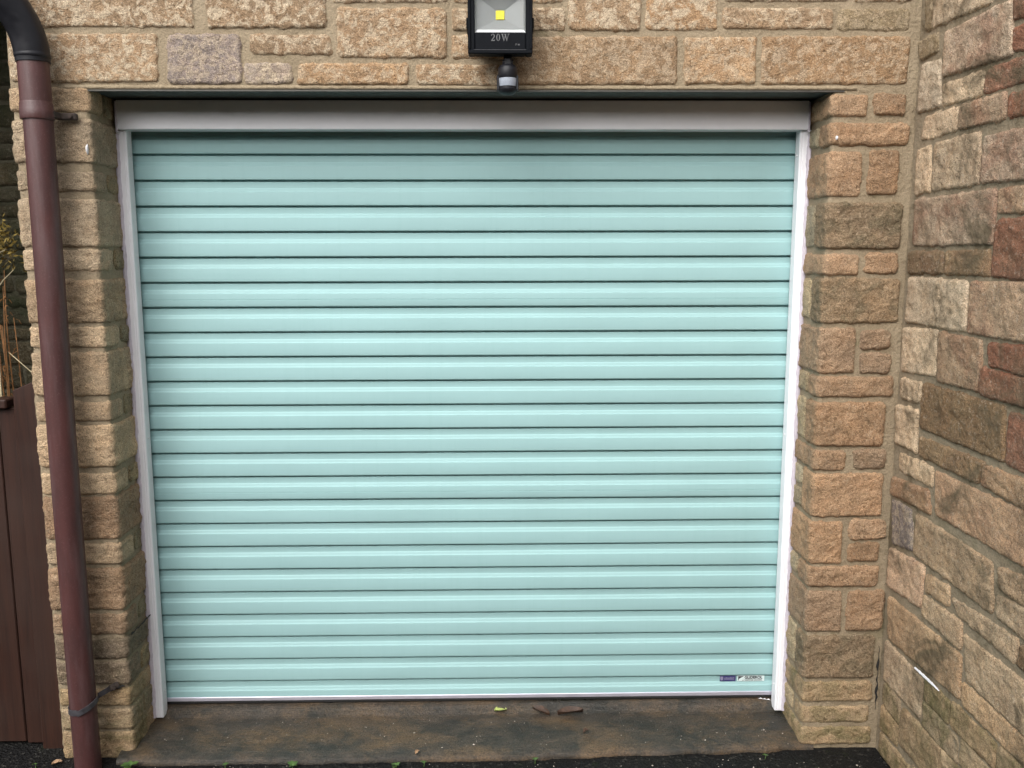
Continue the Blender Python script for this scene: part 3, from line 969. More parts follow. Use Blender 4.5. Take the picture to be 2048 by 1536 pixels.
# ------------------------------------------------------------------ passage behind the timber gate
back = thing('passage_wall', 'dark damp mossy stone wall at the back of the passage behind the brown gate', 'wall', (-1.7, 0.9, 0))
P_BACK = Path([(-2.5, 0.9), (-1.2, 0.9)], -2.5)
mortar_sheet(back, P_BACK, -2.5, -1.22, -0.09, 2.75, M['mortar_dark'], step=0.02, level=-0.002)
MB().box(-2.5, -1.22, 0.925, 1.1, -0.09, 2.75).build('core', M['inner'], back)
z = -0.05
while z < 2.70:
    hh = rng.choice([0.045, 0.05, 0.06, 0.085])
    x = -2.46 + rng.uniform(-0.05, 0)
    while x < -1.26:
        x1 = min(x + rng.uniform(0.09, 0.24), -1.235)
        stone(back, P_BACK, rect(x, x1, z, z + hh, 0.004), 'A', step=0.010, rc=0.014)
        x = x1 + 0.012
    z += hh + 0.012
nb = thing('passage_shade_wall', 'dark rendered wall added out of view to shade the narrow passage', 'wall', (-2.1, 0.5, 0))
MB().box(-2.16, -2.0, -0.02, 0.89, -0.09, 2.75).build('render_coat', M['mortar_dark'], nb)  # unseen wall, added so the passage falls dark
roof = thing('shade_roof', 'dark slate roof added out of view to shade the narrow passage', 'roof', (-1.7, 0.5, 2.6))
MB().box(-2.3, PIER_X + 0.02, 0.03, 1.1, 2.60, 2.64).build('slate_slab', M['slate'], roof)  # slab out of view, added to cast shade into the passage

# ------------------------------------------------------------------ roller door
door = thing('roller_door', 'mint green ribbed steel roller garage door, closed', 'garage door', (0, 0.22, 0.02))
DOOR_Y = 0.2205
PITCH = 0.0793
HALF = 1.046
def slat(ztop, zbot, seam=False):
    """Rolled rib: recess under the lip above, rounded shoulder, flat face, lip turned under."""
    P = ztop - zbot
    f0 = 1 - P / PITCH
    prof = [(0.0, 0.0175), (0.070, 0.0175), (0.078, 0.0066), (0.085, 0.0056), (0.12, 0.0060), (0.305, 0.0086), (0.318, 0.0082), (0.345, 0.0060), (0.36, 0.0055),
            (0.42, 0.0041), (0.433, 0.0036), (0.456, 0.0008), (0.467, 0.0002), (0.478, 0.0)]
    if seam:
        prof += [(0.70, 0.0), (0.706, 0.0009), (0.722, 0.0009), (0.728, -0.0006)]
    prof += [(0.94, 0.0 if not seam else -0.0006), (0.975, 0.0003), (0.992, 0.0013), (0.998, 0.0026), (0.998, 0.0175)]
    xs = np.linspace(-HALF, HALF, 30)
    V = []
    sd = int(ztop * 1000)
    for x in xs:
        wob = 0.0006 * float(vnoise(x / 0.5, ztop * 3, 0, 55))
        for a, y in prof:
            if f0 > 0.01:
                a = min(a, 1.0)
            V.append((x, DOOR_Y + y + wob, ztop - a * PITCH if f0 <= 0.01 else max(ztop - a * PITCH, zbot)))
    o = mesh_obj('slat', V, grid_faces(len(xs), len(prof)), M['door'], door)
    return auto_smooth(o, 50)
zl = 1.769
zt = zl + 2 * PITCH
k = 0
SEAMS = (6, 14)
while zt - PITCH > 0.08:
    slat(zt, zt - PITCH, seam=k in SEAMS)
    zt -= PITCH
    k += 1
slat(zt, 0.045)
rail = MB().box(-HALF, HALF, DOOR_Y - 0.004, DOOR_Y + 0.012, 0.0325, 0.0465, 0.0015).build('bottom_rail', M['alu'], door)
MB().box(-HALF, HALF, DOOR_Y - 0.001, DOOR_Y + 0.010, 0.0225, 0.032, 0.002).build('rubber_seal', M['rubber'], rail)

def text_mesh(name, body, size, loc, mat, parent, bold=0.0, sx=1.0, align='LEFT', extrude=0.0002):
    cu = bpy.data.curves.new(name, 'FONT')
    cu.body = body
    cu.size = size
    cu.offset = bold
    cu.extrude = extrude
    cu.align_x = align
    tmp = bpy.data.objects.new('tmp', cu)
    COL.objects.link(tmp)
    dg = bpy.context.evaluated_depsgraph_get()
    me = bpy.data.meshes.new_from_object(tmp.evaluated_get(dg))
    bpy.data.objects.remove(tmp)
    v = np.array([tuple(p.co) for p in me.vertices])
    f = [tuple(p.vertices) for p in me.polygons]
    w = np.stack([loc[0] + v[:, 0] * sx, loc[1] - v[:, 2], loc[2] + v[:, 1]], -1)
    bpy.data.meshes.remove(me)
    return mesh_obj(name, w, f, mat, parent)


def sticker(x0, x1, z0, z1, mat):
    """Thin foil lying on the recessed band of the bottom rib."""
    y = DOOR_Y + 0.0048
    return MB().box(x0, x1, y, y + 0.0006, z0, z1).build('sticker', mat, door), y
sk, sy = sticker(0.855, 0.910, 0.0805, 0.1005, M['sticker_blue'])
sk['label'] = 'navy foil sticker with faint pale print'
m = MB()      # print too small to read: a line of bold marks over a line of thin ones
r1 = random.Random(4)
x = 0.8695
while x < 0.905:
    w = r1.uniform(0.0012, 0.0032)
    m.box(x, x + w, sy - 0.0006, sy - 0.0002, 0.0900, 0.0900 + r1.uniform(0.0030, 0.0048))
    x += w + 0.0008
m.box(0.8695, 0.9045, sy - 0.0006, sy - 0.0002, 0.0862, 0.0874)
o = m.build('faint_print', M['print_faint'], sk)
o['kind'] = 'stuff'
m = MB()
V = [(0.8570, 0.0975), (0.8665, 0.0975), (0.8668, 0.0890), (0.8650, 0.0852), (0.8618, 0.0835), (0.8586, 0.0852), (0.8567, 0.0890)]
mesh_obj('emblem', [(x, sy - 0.0006, z) for x, z in V], [tuple(range(len(V) - 1, -1, -1))], M['print_faint'], sk)
sk, sy = sticker(0.9155, 1.009, 0.0800, 0.1002, M['sticker'])
sk['label'] = 'pale foil sticker with black maker lettering'
text_mesh('lettering', 'GLIDEROL', 0.0132, (0.9405, sy - 0.0008, 0.0895), M['print_black'], sk, 0.00045, 1.0)
text_mesh('lettering', 'GARAGE DOORS', 0.0068, (0.9405, sy - 0.0008, 0.0825), M['print_black'], sk, 0.0, 1.16)
# square emblem: black corner with a pale curved blade
em = MB().box(0.9185, 0.9365, sy - 0.0007, sy - 0.0001, 0.0817, 0.0985).build('emblem', M['print_black'], sk)
V = []
for i in range(13):
    f = i / 12
    V.append((0.9192 + 0.017 * f, sy - 0.0010, 0.0822 + 0.0150 * f ** 0.45))
V.append((0.9362, sy - 0.0010, 0.0822 + 0.004))
V.append((0.9330, sy - 0.0010, 0.0822))
mesh_obj('emblem', V, [tuple(range(len(V) - 1, -1, -1))], M['sticker'], sk)

# ------------------------------------------------------------------ door frame: guides, fascia, sealant
frame = thing('door_frame', 'white steel door frame with side guide rails and a deep header fascia', 'door frame', (0, 0.19, 0))
for sgn in (-1, 1):
    m = MB()
    X = lambda a, b: (min(sgn * a, sgn * b), max(sgn * a, sgn * b))
    m.box(*X(1.030, 1.085), 0.168, 0.2075, 0.001, 1.914, 0.0018)
    m.box(*X(1.0335, 1.0365), 0.1664, 0.1702, 0.004, 1.912, 0.0006)
    m.box(*X(1.0400, 1.085), 0.1655, 0.1695, 0.004, 1.912, 0.0012)
    m.box(*X(1.030, 1.085), 0.2415, 0.266, 0.0225, 1.99, 0.0015)
    m.box(*X(1.066, 1.085), 0.2065, 0.2425, 0.0225, 1.99)
    g = m.build('guide_rail', M['white'], frame)
    for zz in (1.838, 0.955, 0.089):
        s_ = MB()
        pts = [(sgn * 1.031, 0.188, zz), (sgn * 1.0288, 0.188, zz), (sgn * 1.0277, 0.188, zz)]
        s_.tube(pts, [0.0036, 0.0034, 0.0018], 12)
        s_.build('screw', M['paint_blob'], g, True)
    # ragged bead of sealant between guide and stone
    zs = np.arange(0.004, 1.905, 0.008)
    V = []
    for z_ in zs:
        w = 0.0090 + 0.0045 * float(vnoise(z_ / 0.06, 0, sgn, 21)) + 0.003 * float(vnoise(z_ / 0.018, 0, sgn, 22))
        for a in range(7):
            gma = math.pi * (a / 6.0)
            V.append((sgn * (1.060 - w * math.cos(gma) * 0.9), 0.1665 - 0.0065 * math.sin(gma) ** 0.8, z_))
    f = grid_faces(len(zs), 7)
    o = mesh_obj('sealant_bead', V, f if sgn > 0 else f[:, ::-1], M['sealant'], frame, True)
fas = MB()
fas.box(-1.049, 1.049, 0.150, 0.206, 1.9125, 1.9985, 0.002)
fas.build('fascia', M['white'], frame)
zs = np.arange(1.905, 1.998, 0.006)
for sgn in (-1, 1):
    V = []
    for z_ in zs:
        w = 0.004 + 0.002 * float(vnoise(z_ / 0.02, 0, sgn, 24))
        for a in range(6):
            gma = math.pi * (a / 5.0)
            V.append((sgn * (1.0505 - w * math.cos(gma)), 0.1515 - 0.004 * math.sin(gma), z_))
    f = grid_faces(len(zs), 6)
    mesh_obj('sealant_bead', V, f if sgn > 0 else f[:, ::-1], M['sealant'], frame, True)

# ------------------------------------------------------------------ floodlight with motion sensor
lamp = thing('floodlight', 'black floodlight with yellow chip and motion sensor fixed above the door', 'floodlight', (0.105, -0.08, 2.07))
FX, FY = 0.1055, -0.120
W2 = 0.0875
ZB, ZT = 2.0755, 2.262
WX, WZ0, WZ1 = 0.0685, 2.1315, 2.236
m = MB()
# front frame: four bars round the window, outer lip proud of them
for a in ((FX - W2, FX - WX, ZB, ZT), (FX + WX, FX + W2, ZB, ZT)):
    m.box(a[0], a[1], FY, FY + 0.045, a[2], a[3], 0.003)
m.box(FX - WX, FX + WX, FY + 0.0005, FY + 0.045, ZB + 0.001, WZ0, 0.002)
m.box(FX - WX, FX + WX, FY + 0.0005, FY + 0.045, WZ1, ZT - 0.001, 0.002)
m.box(FX - W2, FX + W2, FY - 0.006, FY + 0.004, ZB - 0.001, ZB + 0.010, 0.0025)
m.box(FX - W2, FX - W2 + 0.008, FY - 0.006, FY + 0.004, ZB + 0.010, ZT, 0.0025)
m.box(FX + W2 - 0.008, FX + W2, FY - 0.006, FY + 0.004, ZB + 0.010, ZT, 0.0025)
m.box(FX - W2 + 0.008, FX + W2 - 0.008, FY - 0.006, FY + 0.004, ZT - 0.008, ZT, 0.0025)
m.build('front_frame', M['black'], lamp)
m = MB()
m.box(FX - W2 + 0.012, FX + W2 - 0.012, FY + 0.0455, FY + 0.075, ZB + 0.012, ZT - 0.012, 0.006)
for i in range(9):
    xx = FX - 0.064 + i * 0.016
    m.box(xx - 0.002, xx + 0.002, FY + 0.074, FY + 0.098, ZB + 0.02, ZT - 0.02)
m.build('heat_sink', M['black'], lamp)
m = MB()
m.box(FX - W2 - 0.005, FX - W2 - 0.001, FY + 0.03, FY + 0.118, 2.15, 2.176, 0.001)
m.box(FX + W2 + 0.001, FX + W2 + 0.005, FY + 0.03, FY + 0.118, 2.15, 2.176, 0.001)
m.box(FX - W2 - 0.005, FX + W2 + 0.005, FY + 0.112, FY + 0.1165, 2.15, 2.176, 0.001)
m.build('bracket', M['black'], lamp)
# reflector: four sloping sides down to the chip plate
cz = 2.1835
o4 = [(FX - WX, WZ0), (FX + WX, WZ0), (FX + WX, WZ1), (FX - WX, WZ1)]
i4 = [(FX - 0.0125, cz - 0.0125), (FX + 0.0125, cz - 0.0125), (FX + 0.0125, cz + 0.0125), (FX - 0.0125, cz + 0.0125)]
V = [(x, FY + 0.006, z) for x, z in o4] + [(x * 0.93 + FX * 0.07, FY + 0.0220, WZ0 + 0.0115 if k < 2 else WZ1 - 0.006) for k, (x, z) in enumerate(o4)] + [(x, FY + 0.036, z) for x, z in i4]
F = [(k + 4 * r, (k + 1) % 4 + 4 * r, (k + 1) % 4 + 4 * (r + 1), k + 4 * (r + 1)) for r in (0, 1) for k in range(4)] + [(8, 9, 10, 11)]
rf = mesh_obj('reflector', V, F[1:], M['reflector'], lamp)
mesh_obj('lip', [V[i] for i in F[0]], [(0, 1, 2, 3)], M['lip_reflection'], rf)  # bottom facet with a sky reflection painted in as white
MB().box(FX - 0.0120, FX + 0.0120, FY + 0.0325, FY + 0.0355, cz - 0.0120, cz + 0.0120, 0.0012).build('led_chip', M['chip'], lamp)
MB().box(FX - WX + 0.0005, FX + WX - 0.0005, FY + 0.0022, FY + 0.0045, WZ0 + 0.0005, WZ1 - 0.0005).build('glass', M['glass'], lamp)
# thin bright line pressed into the bottom bar
MB().box(FX - 0.072, FX + 0.070, FY - 0.0072, FY - 0.0058, 2.0838, 2.0850, 0.0004).build('trim_line', M['print_dim'], lamp)

def letter_poly(strokes, x0, z0, s, y, mat, parent):
    """Flat serif characters from filled quads (x, z in em units)."""
    m = MB()
    for k, q in enumerate(strokes):
        n = len(q)
        yy = y - 0.00001 * k
        v = [(x0 + a * s, yy, z0 + b * s) for a, b in q] + [(x0 + a * s, yy + 0.0005, z0 + b * s) for a, b in q]
        f = [tuple(range(n)), tuple(range(2 * n - 1, n - 1, -1))] + [(i, i + n, (i + 1) % n + n, (i + 1) % n) for i in range(n)]
        m.add(v, f)
    m.build('lettering', mat, parent)

def ring(cx, cz_, rx, rz, tx, tz, n=22, a0=0.0, a1=2 * math.pi):
    out = []
    for i in range(n):
        a, b = a0 + (a1 - a0) * i / n, a0 + (a1 - a0) * (i + 1) / n
        q = []
        for g, k in ((a, 0), (b, 0), (b, 1), (a, 1)):
            q.append((cx + math.cos(g) * (rx - (tx if k else 0)), cz_ + math.sin(g) * (rz - (tz if k else 0))))
        out.append(q)
    return out
two = ring(0.30, 0.70, 0.27, 0.30, 0.13, 0.06, 14, R(170), R(-35)) + [[(0.52, 0.53), (0.42, 0.58), (0.08, 0.13), (0.20, 0.10)], [(0.06, 0.0), (0.56, 0.0), (0.62, 0.22), (0.56, 0.22), (0.50, 0.13), (0.06, 0.13)]]
zero = ring(0.32, 0.5, 0.28, 0.5, 0.14, 0.045)
wst = [[(0.08, 0.95), (0.27, 0.95), (0.47, 0.0), (0.38, 0.0)], [(0.38, 0.0), (0.44, 0.0), (0.66, 0.95), (0.60, 0.95)], [(0.50, 0.95), (0.69, 0.95), (0.89, 0.0), (0.80, 0.0)],
       [(0.80, 0.0), (0.86, 0.0), (1.12, 0.95), (1.05, 0.95)], [(0.0, 0.94), (0.36, 0.94), (0.36, 1.0), (0.0, 1.0)], [(0.44, 0.94), (0.78, 0.94), (0.78, 1.0), (0.44, 1.0)], [(0.96, 0.94), (1.24, 0.94), (1.24, 1.0), (0.96, 1.0)]]
LS = 0.0185
letter_poly(two, FX - 0.0255, 2.1085, LS, FY - 0.0006, M['print'], lamp)
letter_poly(zero, FX - 0.0115, 2.1085, LS, FY - 0.0006, M['print'], lamp)
letter_poly(wst, FX + 0.0022, 2.1085, LS, FY - 0.0006, M['print'], lamp)
text_mesh('lettering', 'IP', 0.0075, (FX + 0.040, FY - 0.0004, 2.0970), M['print_dim'], lamp, 0.0, 1.0)
MB().box(FX + 0.0475, FX + 0.0525, FY - 0.0006, FY - 0.0001, 2.0972, 2.1010).build('worn_print', M['print_dim'], lamp)
# sensor hanging under the lamp on a short neck
NX, NY = 0.1255, -0.088
m = MB()
m.box(NX - 0.011, NX + 0.011, NY - 0.010, NY + 0.014, 2.046, 2.077, 0.003)
m.tube([(NX - 0.014, NY, 2.058), (NX + 0.014, NY, 2.058)], 0.008, 14)
m.build('sensor_neck', M['black_soft'], lamp)
m = MB()
SR = 0.0275
prof = [(0.0005, 2.0540), (0.015, 2.0535), (0.0215, 2.0505), (0.0258, 2.045), (SR, 2.037), (SR, 2.0205), (SR - 0.0015, 2.0175), (SR - 0.0035, 2.0170), (SR - 0.0035, 1.990), (SR - 0.0010, 1.9885), (SR - 0.001, 1.986), (0.023, 1.979), (0.014, 1.9735), (0.0005, 1.972)]
m.lathe(prof, NX, NY, 36)
for g in (R(-178), R(-2)):
    cx, cy = NX + math.cos(g) * 0.0262, NY + math.sin(g) * 0.0262
    m.box(cx - 0.0035, cx + 0.0035, cy - 0.010, cy + 0.010, 1.984, 2.024, 0.0015)
auto_smooth(m.build('sensor_body', M['black_soft'], lamp), 35)
V = []
na, nz = 22, 8
for i in range(na):
    g = R(-168) + R(156) * i / (na - 1)
    for j in range(nz):
        f = j / (nz - 1)
        rr = 0.0262 - 0.0035 * (1 - f) ** 2
        V.append((NX + math.cos(g) * rr, NY + math.sin(g) * rr, 1.9895 + 0.0265 * f))
mesh_obj('sensor_lens', V, grid_faces(na, nz), M['lens'], lamp, True)

# ------------------------------------------------------------------ downpipe
pipe = thing('downpipe', 'brown rainwater downpipe with black swan neck on the left stone pier', 'downpipe', (-1.174, -0.07, -0.03))
PX, PY = -1.174, -0.072
m = MB()
zs = np.linspace(-0.05, 1.93, 40)
m.tube([(PX - 0.002 * math.sin(z_ * 2.2), PY, z_) for z_ in zs], 0.0383, 40)
auto_smooth(m.build('pipe', M['pipe'], pipe), 40)
m = MB()
m.lathe([(0.0405, 1.955), (0.0425, 1.950), (0.0425, 1.936), (0.0436, 1.934), (0.0436, 1.911), (0.0425, 1.908), (0.0385, 1.908)], PX, PY, 44)
auto_smooth(m.build('socket', M['pipe'], pipe), 35)
m = MB()
m.tube([(PX, PY, z_) for z_ in np.linspace(1.93, 2.078, 6)], 0.0405, 44)
auto_smooth(m.build('pipe', M['pipe'], pipe), 40)
# lug that carries the socket on the wall
m = MB()
m.box(-1.136, -1.088, -0.030, -0.012, 1.9145, 1.933, 0.003)
m.box(-1.145, -1.128, -0.070, -0.014, 1.9150, 1.9325, 0.002)
lug = m.build('wall_lug', M['rust'], pipe)
m = MB()
m.tube([(-1.102, -0.029, 1.924), (-1.102, -0.035, 1.924)], 0.0055, 6)
m.build('bolt', M['rust'], lug)
# swan neck rising to the gutter: leaves the pipe, leans left and out
pts = []
P0, P1, P2, P3 = (Vector(a) for a in ((PX, PY, 2.060), (PX, PY, 2.165), (PX - 0.035, PY - 0.03, 2.215), (PX - 0.14, PY - 0.12, 2.37)))
for i in range(22):
    t = i / 21
    pts.append(P0 * (1 - t) ** 3 + P1 * 3 * t * (1 - t) ** 2 + P2 * 3 * t * t * (1 - t) + P3 * t ** 3)
rad = [0.0455 if i > 1 else 0.0440 for i in range(22)]
m = MB().tube(pts, rad, 40)
m.lathe([(0.0405, 2.071), (0.0445, 2.0705), (0.0462, 2.073), (0.0462, 2.078), (0.045, 2.084)], PX, PY, 40)
auto_smooth(m.build('swan_neck', M['black_soft'], pipe), 40)
# lower strap: tilted ring drawn back to a bolt in the joint
m = MB()
ZS = 0.178
V, F = [], []
n = 36
path_pts = []
for i in range(n + 1):
    g = R(150) + R(245) * i / n
    path_pts.append((PX + 0.0405 * math.cos(g), PY + 0.0405 * math.sin(g), ZS + 0.018 * math.cos(g - R(20)) * (1 if math.cos(g) > 0 else 0.35)))
path_pts += [(PX + 0.050, PY + 0.032, ZS + 0.026), (PX + 0.066, PY + 0.056, ZS + 0.030)]
for p in path_pts:
    d = Vector((p[0] - PX, p[1] - PY, 0)).normalized()
    for a, b in ((0, -0.009), (0.0022, -0.009), (0.0022, 0.009), (0, 0.009)):
        V.append((p[0] + d.x * a, p[1] + d.y * a, p[2] + b))
for i in range(len(path_pts) - 1):
    for k in range(4):
        F.append((i * 4 + k, (i + 1) * 4 + k, (i + 1) * 4 + (k + 1) % 4, i * 4 + (k + 1) % 4))
strap = mesh_obj('strap', V, F, M['strap'], pipe)
m = MB()
m.tube([(PX + 0.062, PY + 0.046, ZS + 0.030), (PX + 0.078, PY + 0.066, ZS + 0.032)], [0.010, 0.012], 10)
m.tube([(PX + 0.072, PY + 0.044, ZS + 0.032), (PX + 0.072, PY + 0.090, ZS + 0.032)], 0.008, 8)
m.build('bolt', M['rust'], strap)

# ------------------------------------------------------------------ timber gate
gate = thing('timber_gate', 'brown stained timber gate with a slant topped post against the left pier', 'gate', (-1.5, 0.07, -0.05))
def board(name, x0, x1, y0, y1, z0, zl_, zr, parent, b=0.003):
    m = MB().box(x0, x1, y0, y1, z0, 1.0, b)
    v = np.array(m.v)
    up = v[:, 2] > 0.9
    v[up, 2] = v[up, 2] - 1.0 + zl_ + (zr - zl_) * (v[up, 0] - x0) / (x1 - x0)
    return mesh_obj(name, v, m.f, M['timber'], parent)
board('post', -1.376, -1.306, 0.052, 0.125, -0.10, 1.132, 1.162, gate)
xx = -1.3785
for i in range(5):
    w = (0.056, 0.098, 0.102, 0.096, 0.10)[i]
    board('board', xx - w, xx - 0.0035, 0.0720 + 0.002 * (i % 2), 0.094, -0.028 + 0.004 * (i % 3), 1.075, 1.075, gate)
    xx -= w
MB().box(-1.832, -1.396, 0.048, 0.118, 1.076, 1.104, 0.004).build('cap_rail', M['timber'], gate)
board('post', -1.905, -1.834, 0.052, 0.125, -0.10, 1.15, 1.15, gate)
MB().box(-1.832, -1.380, 0.0955, 0.125, 0.22, 0.31, 0.003).build('rail', M['timber'], gate)
MB().box(-1.832, -1.380, 0.0955, 0.125, 0.86, 0.95, 0.003).build('rail', M['timber'], gate)
# ragged mortar fillet between post and pier
zs = np.arange(-0.06, 1.15, 0.01)
V = []
for z_ in zs:
    w = 0.006 * float(vnoise(z_ / 0.03, 0, 0, 61)) + 0.004 * float(vnoise(z_ / 0.012, 0, 0, 62))
    V += [(-1.309 + w * 0.6, 0.050, z_), (-1.300 + w, 0.043 + w * 0.4, z_), (-1.286, 0.046, z_), (-1.279, 0.062, z_)]
mesh_obj('mortar_fillet', V, grid_faces(len(zs), 4)[:, ::-1], M['mortar'], wall, True)

# ------------------------------------------------------------------ plants in the passage
def blade(m, pts, w):
    n = len(pts)
    V, F = [], []
    for i, p in enumerate(pts):
        k = w * (1 - 0.8 * i / (n - 1))
        V += [(p[0] - k, p[1], p[2]), (p[0], p[1] - k * 0.8, p[2] + k * 0.3), (p[0] + k, p[1], p[2])]
    for i in range(n - 1):
        F += [(3 * i, 3 * i + 1, 3 * i + 4, 3 * i + 3), (3 * i + 1, 3 * i + 2, 3 * i + 5, 3 * i + 4)]
    m.add(V, F)
dry = thing('dry_plant', 'dried orange brown plant stems standing behind the brown gate', 'plant', (-1.60, 0.35, -0.03))
r2 = random.Random(5)
for i in range(16):
    x, y = -1.63 + r2.uniform(-0.07, 0.085), 0.33 + r2.uniform(-0.1, 0.12)
    top = r2.uniform(1.18, 1.50)
    lean = r2.uniform(-0.03, 0.05)
    pts = [(x + lean * (k / 9) ** 1.6 + 0.006 * math.sin(k * 1.3 + i), y, -0.03 + (top + 0.03) * k / 9) for k in range(10)]
    MB().tube(pts, [0.006 - 0.0045 * k / 9 for k in range(10)], 6).build('stem', M['dry_stem'], dry, True)
    m = MB()
    for k in range(7):
        f = 0.72 + 0.28 * r2.random()
        z_ = -0.03 + (top + 0.03) * f
        px = x + lean * f ** 1.6
        a, l = r2.uniform(0, 6.28), r2.uniform(0.012, 0.03)
        blade(m, [(px, y, z_), (px + math.cos(a) * l * 0.6, y + math.sin(a) * l * 0.6, z_ - 0.004), (px + math.cos(a) * l, y + math.sin(a) * l, z_ - 0.018)], 0.0035)
    m.build('withered_leaves', M['dry_stem'], dry, kind='stuff')
grass = thing('grass_tuft', 'pale arching grass blades growing between gate and pier', 'grass', (-1.36, 0.16, 1.10))
arcs = [[(-1.5, 0.22, 1.40), (-1.497, 0.215, 1.47), (-1.48, 0.21, 1.52), (-1.455, 0.20, 1.548), (-1.43, 0.19, 1.556)],
        [(-1.50, 0.22, 1.385), (-1.485, 0.215, 1.43), (-1.46, 0.21, 1.46), (-1.42, 0.20, 1.492)],
        [(-1.335, 0.16, 1.13), (-1.36, 0.16, 1.165), (-1.40, 0.165, 1.20), (-1.44, 0.17, 1.235)],
        [(-1.335, 0.16, 1.13), (-1.345, 0.16, 1.16), (-1.332, 0.16, 1.185)], [(-1.335, 0.16, 1.13), (-1.35, 0.16, 1.15), (-1.36, 0.16, 1.162)]]
for a in arcs:
    MB().tube(a, [0.0022 - 0.0013 * k / (len(a) - 1) for k in range(len(a))], 5).build('blade', M['straw'], grass, True)
MB().tube([(-1.50, 0.22, 1.40), (-1.51, 0.23, 1.0), (-1.50, 0.24, 0.4), (-1.49, 0.24, -0.03)], 0.003, 5).build('stalk', M['straw'], grass, True)
MB().tube([(-1.335, 0.16, 1.135), (-1.335, 0.165, 0.7), (-1.34, 0.17, -0.03)], 0.003, 5).build('stalk', M['straw'], grass, True)
shrub = thing('yellow_shrub', 'dull yellow leafy clump hanging in front of the dark passage wall', 'shrub', (-1.55, 0.27, -0.03))
MB().tube([(-1.56, 0.28, -0.03), (-1.555, 0.285, 0.6), (-1.55, 0.28, 1.2), (-1.54, 0.26, 1.62)], [0.012, 0.010, 0.007, 0.004], 8).build('trunk', M['dry_stem'], shrub, True)
V, F = [], []
for i in range(1100):
    a, b = r2.uniform(0, 6.28), r2.gauss(0, 1)
    rr = abs(r2.gauss(0, 0.5))
    c = Vector((-1.540 + 0.105 * rr * math.cos(a), 0.27 + 0.09 * rr * math.sin(a), 1.650 - 0.10 * r2.random() ** 2 + 0.022 * b - 0.05 * rr))
    d = Vector((r2.gauss(0, 1), r2.gauss(0, 1), r2.gauss(0, 1))).normalized() * r2.uniform(0.007, 0.014)
    e = d.cross(Vector((r2.gauss(0, 1), r2.gauss(0, 1), r2.gauss(0, 1)))).normalized() * r2.uniform(0.002, 0.0045)
    n = len(V)
    V += [tuple(c - d), tuple(c + e), tuple(c + d), tuple(c - e)]
    F.append((n, n + 1, n + 2, n + 3))
mesh_obj('foliage', V, F, M['yellow_leaf'], shrub, kind='stuff')

# ------------------------------------------------------------------ weeds, fallen leaves, grit
def weed(x, y, size, leaves, seed, label, stem_h=0.012):
    r = random.Random(seed)
    t = thing('weed', label, 'weed', (x, y, -0.034), 'weeds along the sill')
    MB().tube([(x, y, -0.042), (x + 0.002, y, -0.034 + stem_h)], [0.0018, 0.001], 6).build('stem', M['weed'], t, True)
    for i in range(leaves):
        a = 6.283 * i / leaves + r.uniform(-0.4, 0.4)
        L = size * r.uniform(0.45, 0.95)
        up = r.uniform(0.3, 1.2)
        V, F = [], []
        for k in range(6):
            f = k / 5
            w = L * 0.34 * math.sin(math.pi * min(1, 0.12 + f * 0.88)) ** 0.7
            px, py = x + math.cos(a) * L * f, y + math.sin(a) * L * f
            pz = -0.034 + stem_h * r.uniform(0.95, 1.0) + L * up * f * (1 - 0.55 * f)
            V += [(px - math.sin(a) * w, py + math.cos(a) * w, pz + 0.15 * w), (px, py, pz - 0.1 * w), (px + math.sin(a) * w, py - math.cos(a) * w, pz + 0.15 * w)]
        for k in range(5):
            F += [(3 * k, 3 * k + 1, 3 * k + 4, 3 * k + 3), (3 * k + 1, 3 * k + 2, 3 * k + 5, 3 * k + 4)]
        mesh_obj('leaf', V, F, M['weed'], t, True)
weed(-1.045, -0.075, 0.030, 9, 1, 'bright green weed at the foot of the left pier by the downpipe')
weed(-0.755, -0.074, 0.014, 5, 2, 'tiny weed growing in the sill edge near the left jamb')
weed(-0.545, -0.086, 0.022, 7, 3, 'small leafy weed at the ochre stained end of the sill edge')
weed(-0.225, -0.090, 0.022, 7, 4, 'small leafy weed at the sill edge close to the tan leaf')
weed(-0.140, -0.078, 0.012, 4, 5, 'tiny sprig in the sill edge beside the tan leaf')
weed(0.205, -0.068, 0.014, 5, 6, 'tiny weed at the sill edge below the dead leaves')
weed(-1.343, -0.060, 0.016, 3, 7, 'pale sprout in the tarmac in front of the gate post')
weed(0.93, -0.060, 0.010, 4, 8, 'tiny weed at the sill edge near the right jamb')

def fallen_leaf(x, y, z, L, W, ang, curl, mat, label, seed):
    n, mm_ = 9, 5
    V = []
    for i in range(n):
        f = i / (n - 1)
        w = W * math.sin(math.pi * min(1, 0.05 + f * 0.93)) ** 0.8 * (1 + 0.15 * float(vnoise(i * 0.8, 0, 0, seed)))
        for j in range(mm_):
            g = (j / (mm_ - 1) - 0.5) * 2
            lx, ly = (f - 0.5) * L, g * w / 2
            lz = 0.002 + curl * abs(g) ** 2 + 0.004 * math.sin(f * 3.1) + 0.003 * float(vnoise(i * 0.5, j * 0.7, 0, seed + 1))
            V.append((x + lx * math.cos(ang) - ly * math.sin(ang), y + lx * math.sin(ang) + ly * math.cos(ang), z + lz))
    o = mesh_obj('fallen_leaf', V, grid_faces(n, mm_), M[mat], None, True)
    tag(o, label, 'leaf', 'fallen leaves on the sill')
    return o
ZL = 0.0005
fallen_leaf(0.100, 0.188, 0.0, 0.042, 0.030, R(8), 0.006, 'lime_leaf', 'yellow green leaf lying on the sill', 1)
fallen_leaf(0.237, 0.172, 0.0, 0.072, 0.030, R(-42), 0.012, 'dead_leaf', 'curled brown dead leaf, the slanting one on the sill', 2)
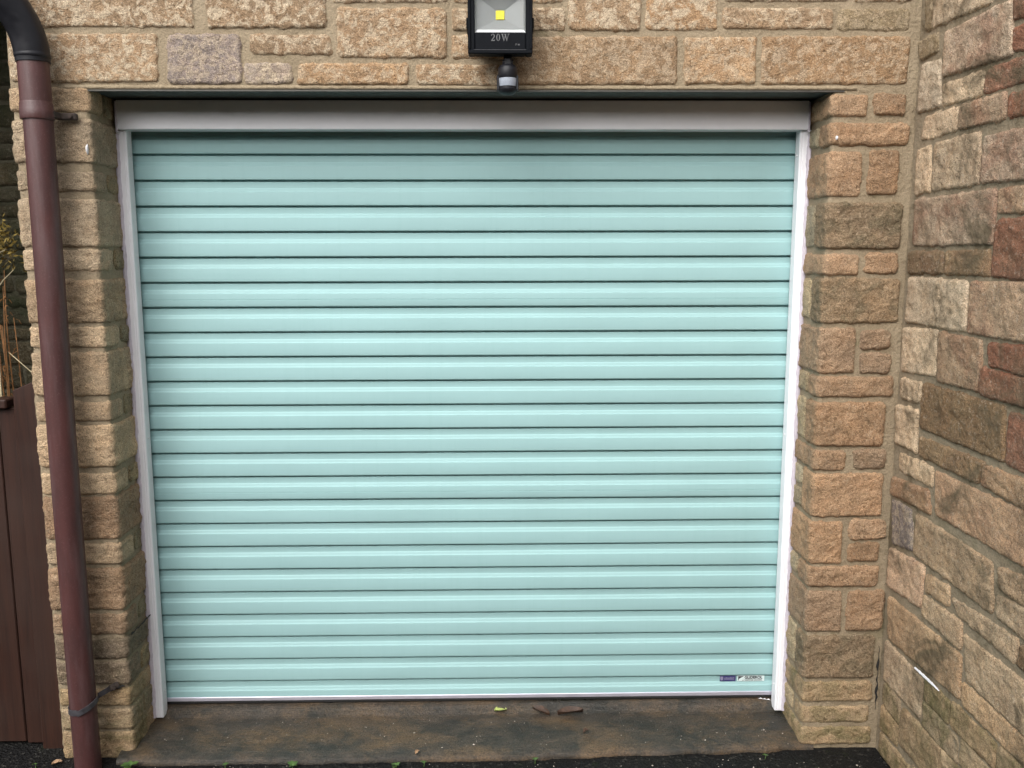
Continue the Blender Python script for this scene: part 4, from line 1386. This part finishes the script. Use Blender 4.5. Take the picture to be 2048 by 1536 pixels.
fallen_leaf(0.335, 0.163, 0.0, 0.088, 0.036, R(10), 0.014, 'dead_leaf', 'long crumpled brown dead leaf lying flat along the sill', 3)
fallen_leaf(0.377, 0.056, -0.004, 0.022, 0.018, R(40), 0.005, 'dead_leaf', 'small dark leaf scrap in the middle of the sill', 4)
fallen_leaf(-0.163, -0.042, -0.012, 0.020, 0.014, R(60), 0.004, 'tan_leaf', 'small tan leaf scrap on the sill front edge', 5)
fallen_leaf(-1.285, -0.042, -0.034, 0.030, 0.020, R(30), 0.006, 'tan_leaf', 'rust brown leaf scrap at the foot of the pier', 6)

# crumb of sealant by the right guide
m = MB()
V, F = [], []
for i in range(3):
    cx, cy = 0.995 + 0.012 * i, 0.2125 - 0.004 * i
    m.tube([(cx - 0.007, cy, 0.022), (cx, cy - 0.002, 0.025), (cx + 0.007, cy - 0.003, 0.022)], [0.0006, 0.0020, 0.0006], 7)
tag(m.build('sealant_crumb', M['paint_blob'], None, True), 'white crumb of sealant on the sill beside the right guide', 'crumb')

# loose pale grit on tarmac and sill
V, F = [], []
r3 = random.Random(12)
for i in range(520):
    if i < 400:
        x, y = r3.uniform(-1.5, 1.3), -0.06 - abs(r3.gauss(0, 0.16))
        z_ = -0.034
    else:
        x, y = r3.uniform(-1.03, 1.03), r3.uniform(-0.02, 0.18)
        z_ = -0.006 + 0.02 * (y - 0.17) + 0.001
    s_ = r3.uniform(0.0008, 0.0024) if r3.random() < 0.93 else r3.uniform(0.003, 0.0045)
    n = len(V)
    for d in ((1, 0, 0), (0, 1, 0), (-1, 0, 0), (0, -1, 0), (0, 0, 1), (0, 0, -1)):
        k = s_ * r3.uniform(0.6, 1.2)
        V.append((x + d[0] * k, y + d[1] * k, z_ + d[2] * k * 0.7))
    for a in range(4):
        F += [(n + a, n + (a + 1) % 4, n + 4), (n + (a + 1) % 4, n + a, n + 5)]
tag(mesh_obj('grit', V, F, M['grit'], None, kind='stuff'), 'loose pale grit scattered over tarmac and sill', 'grit')
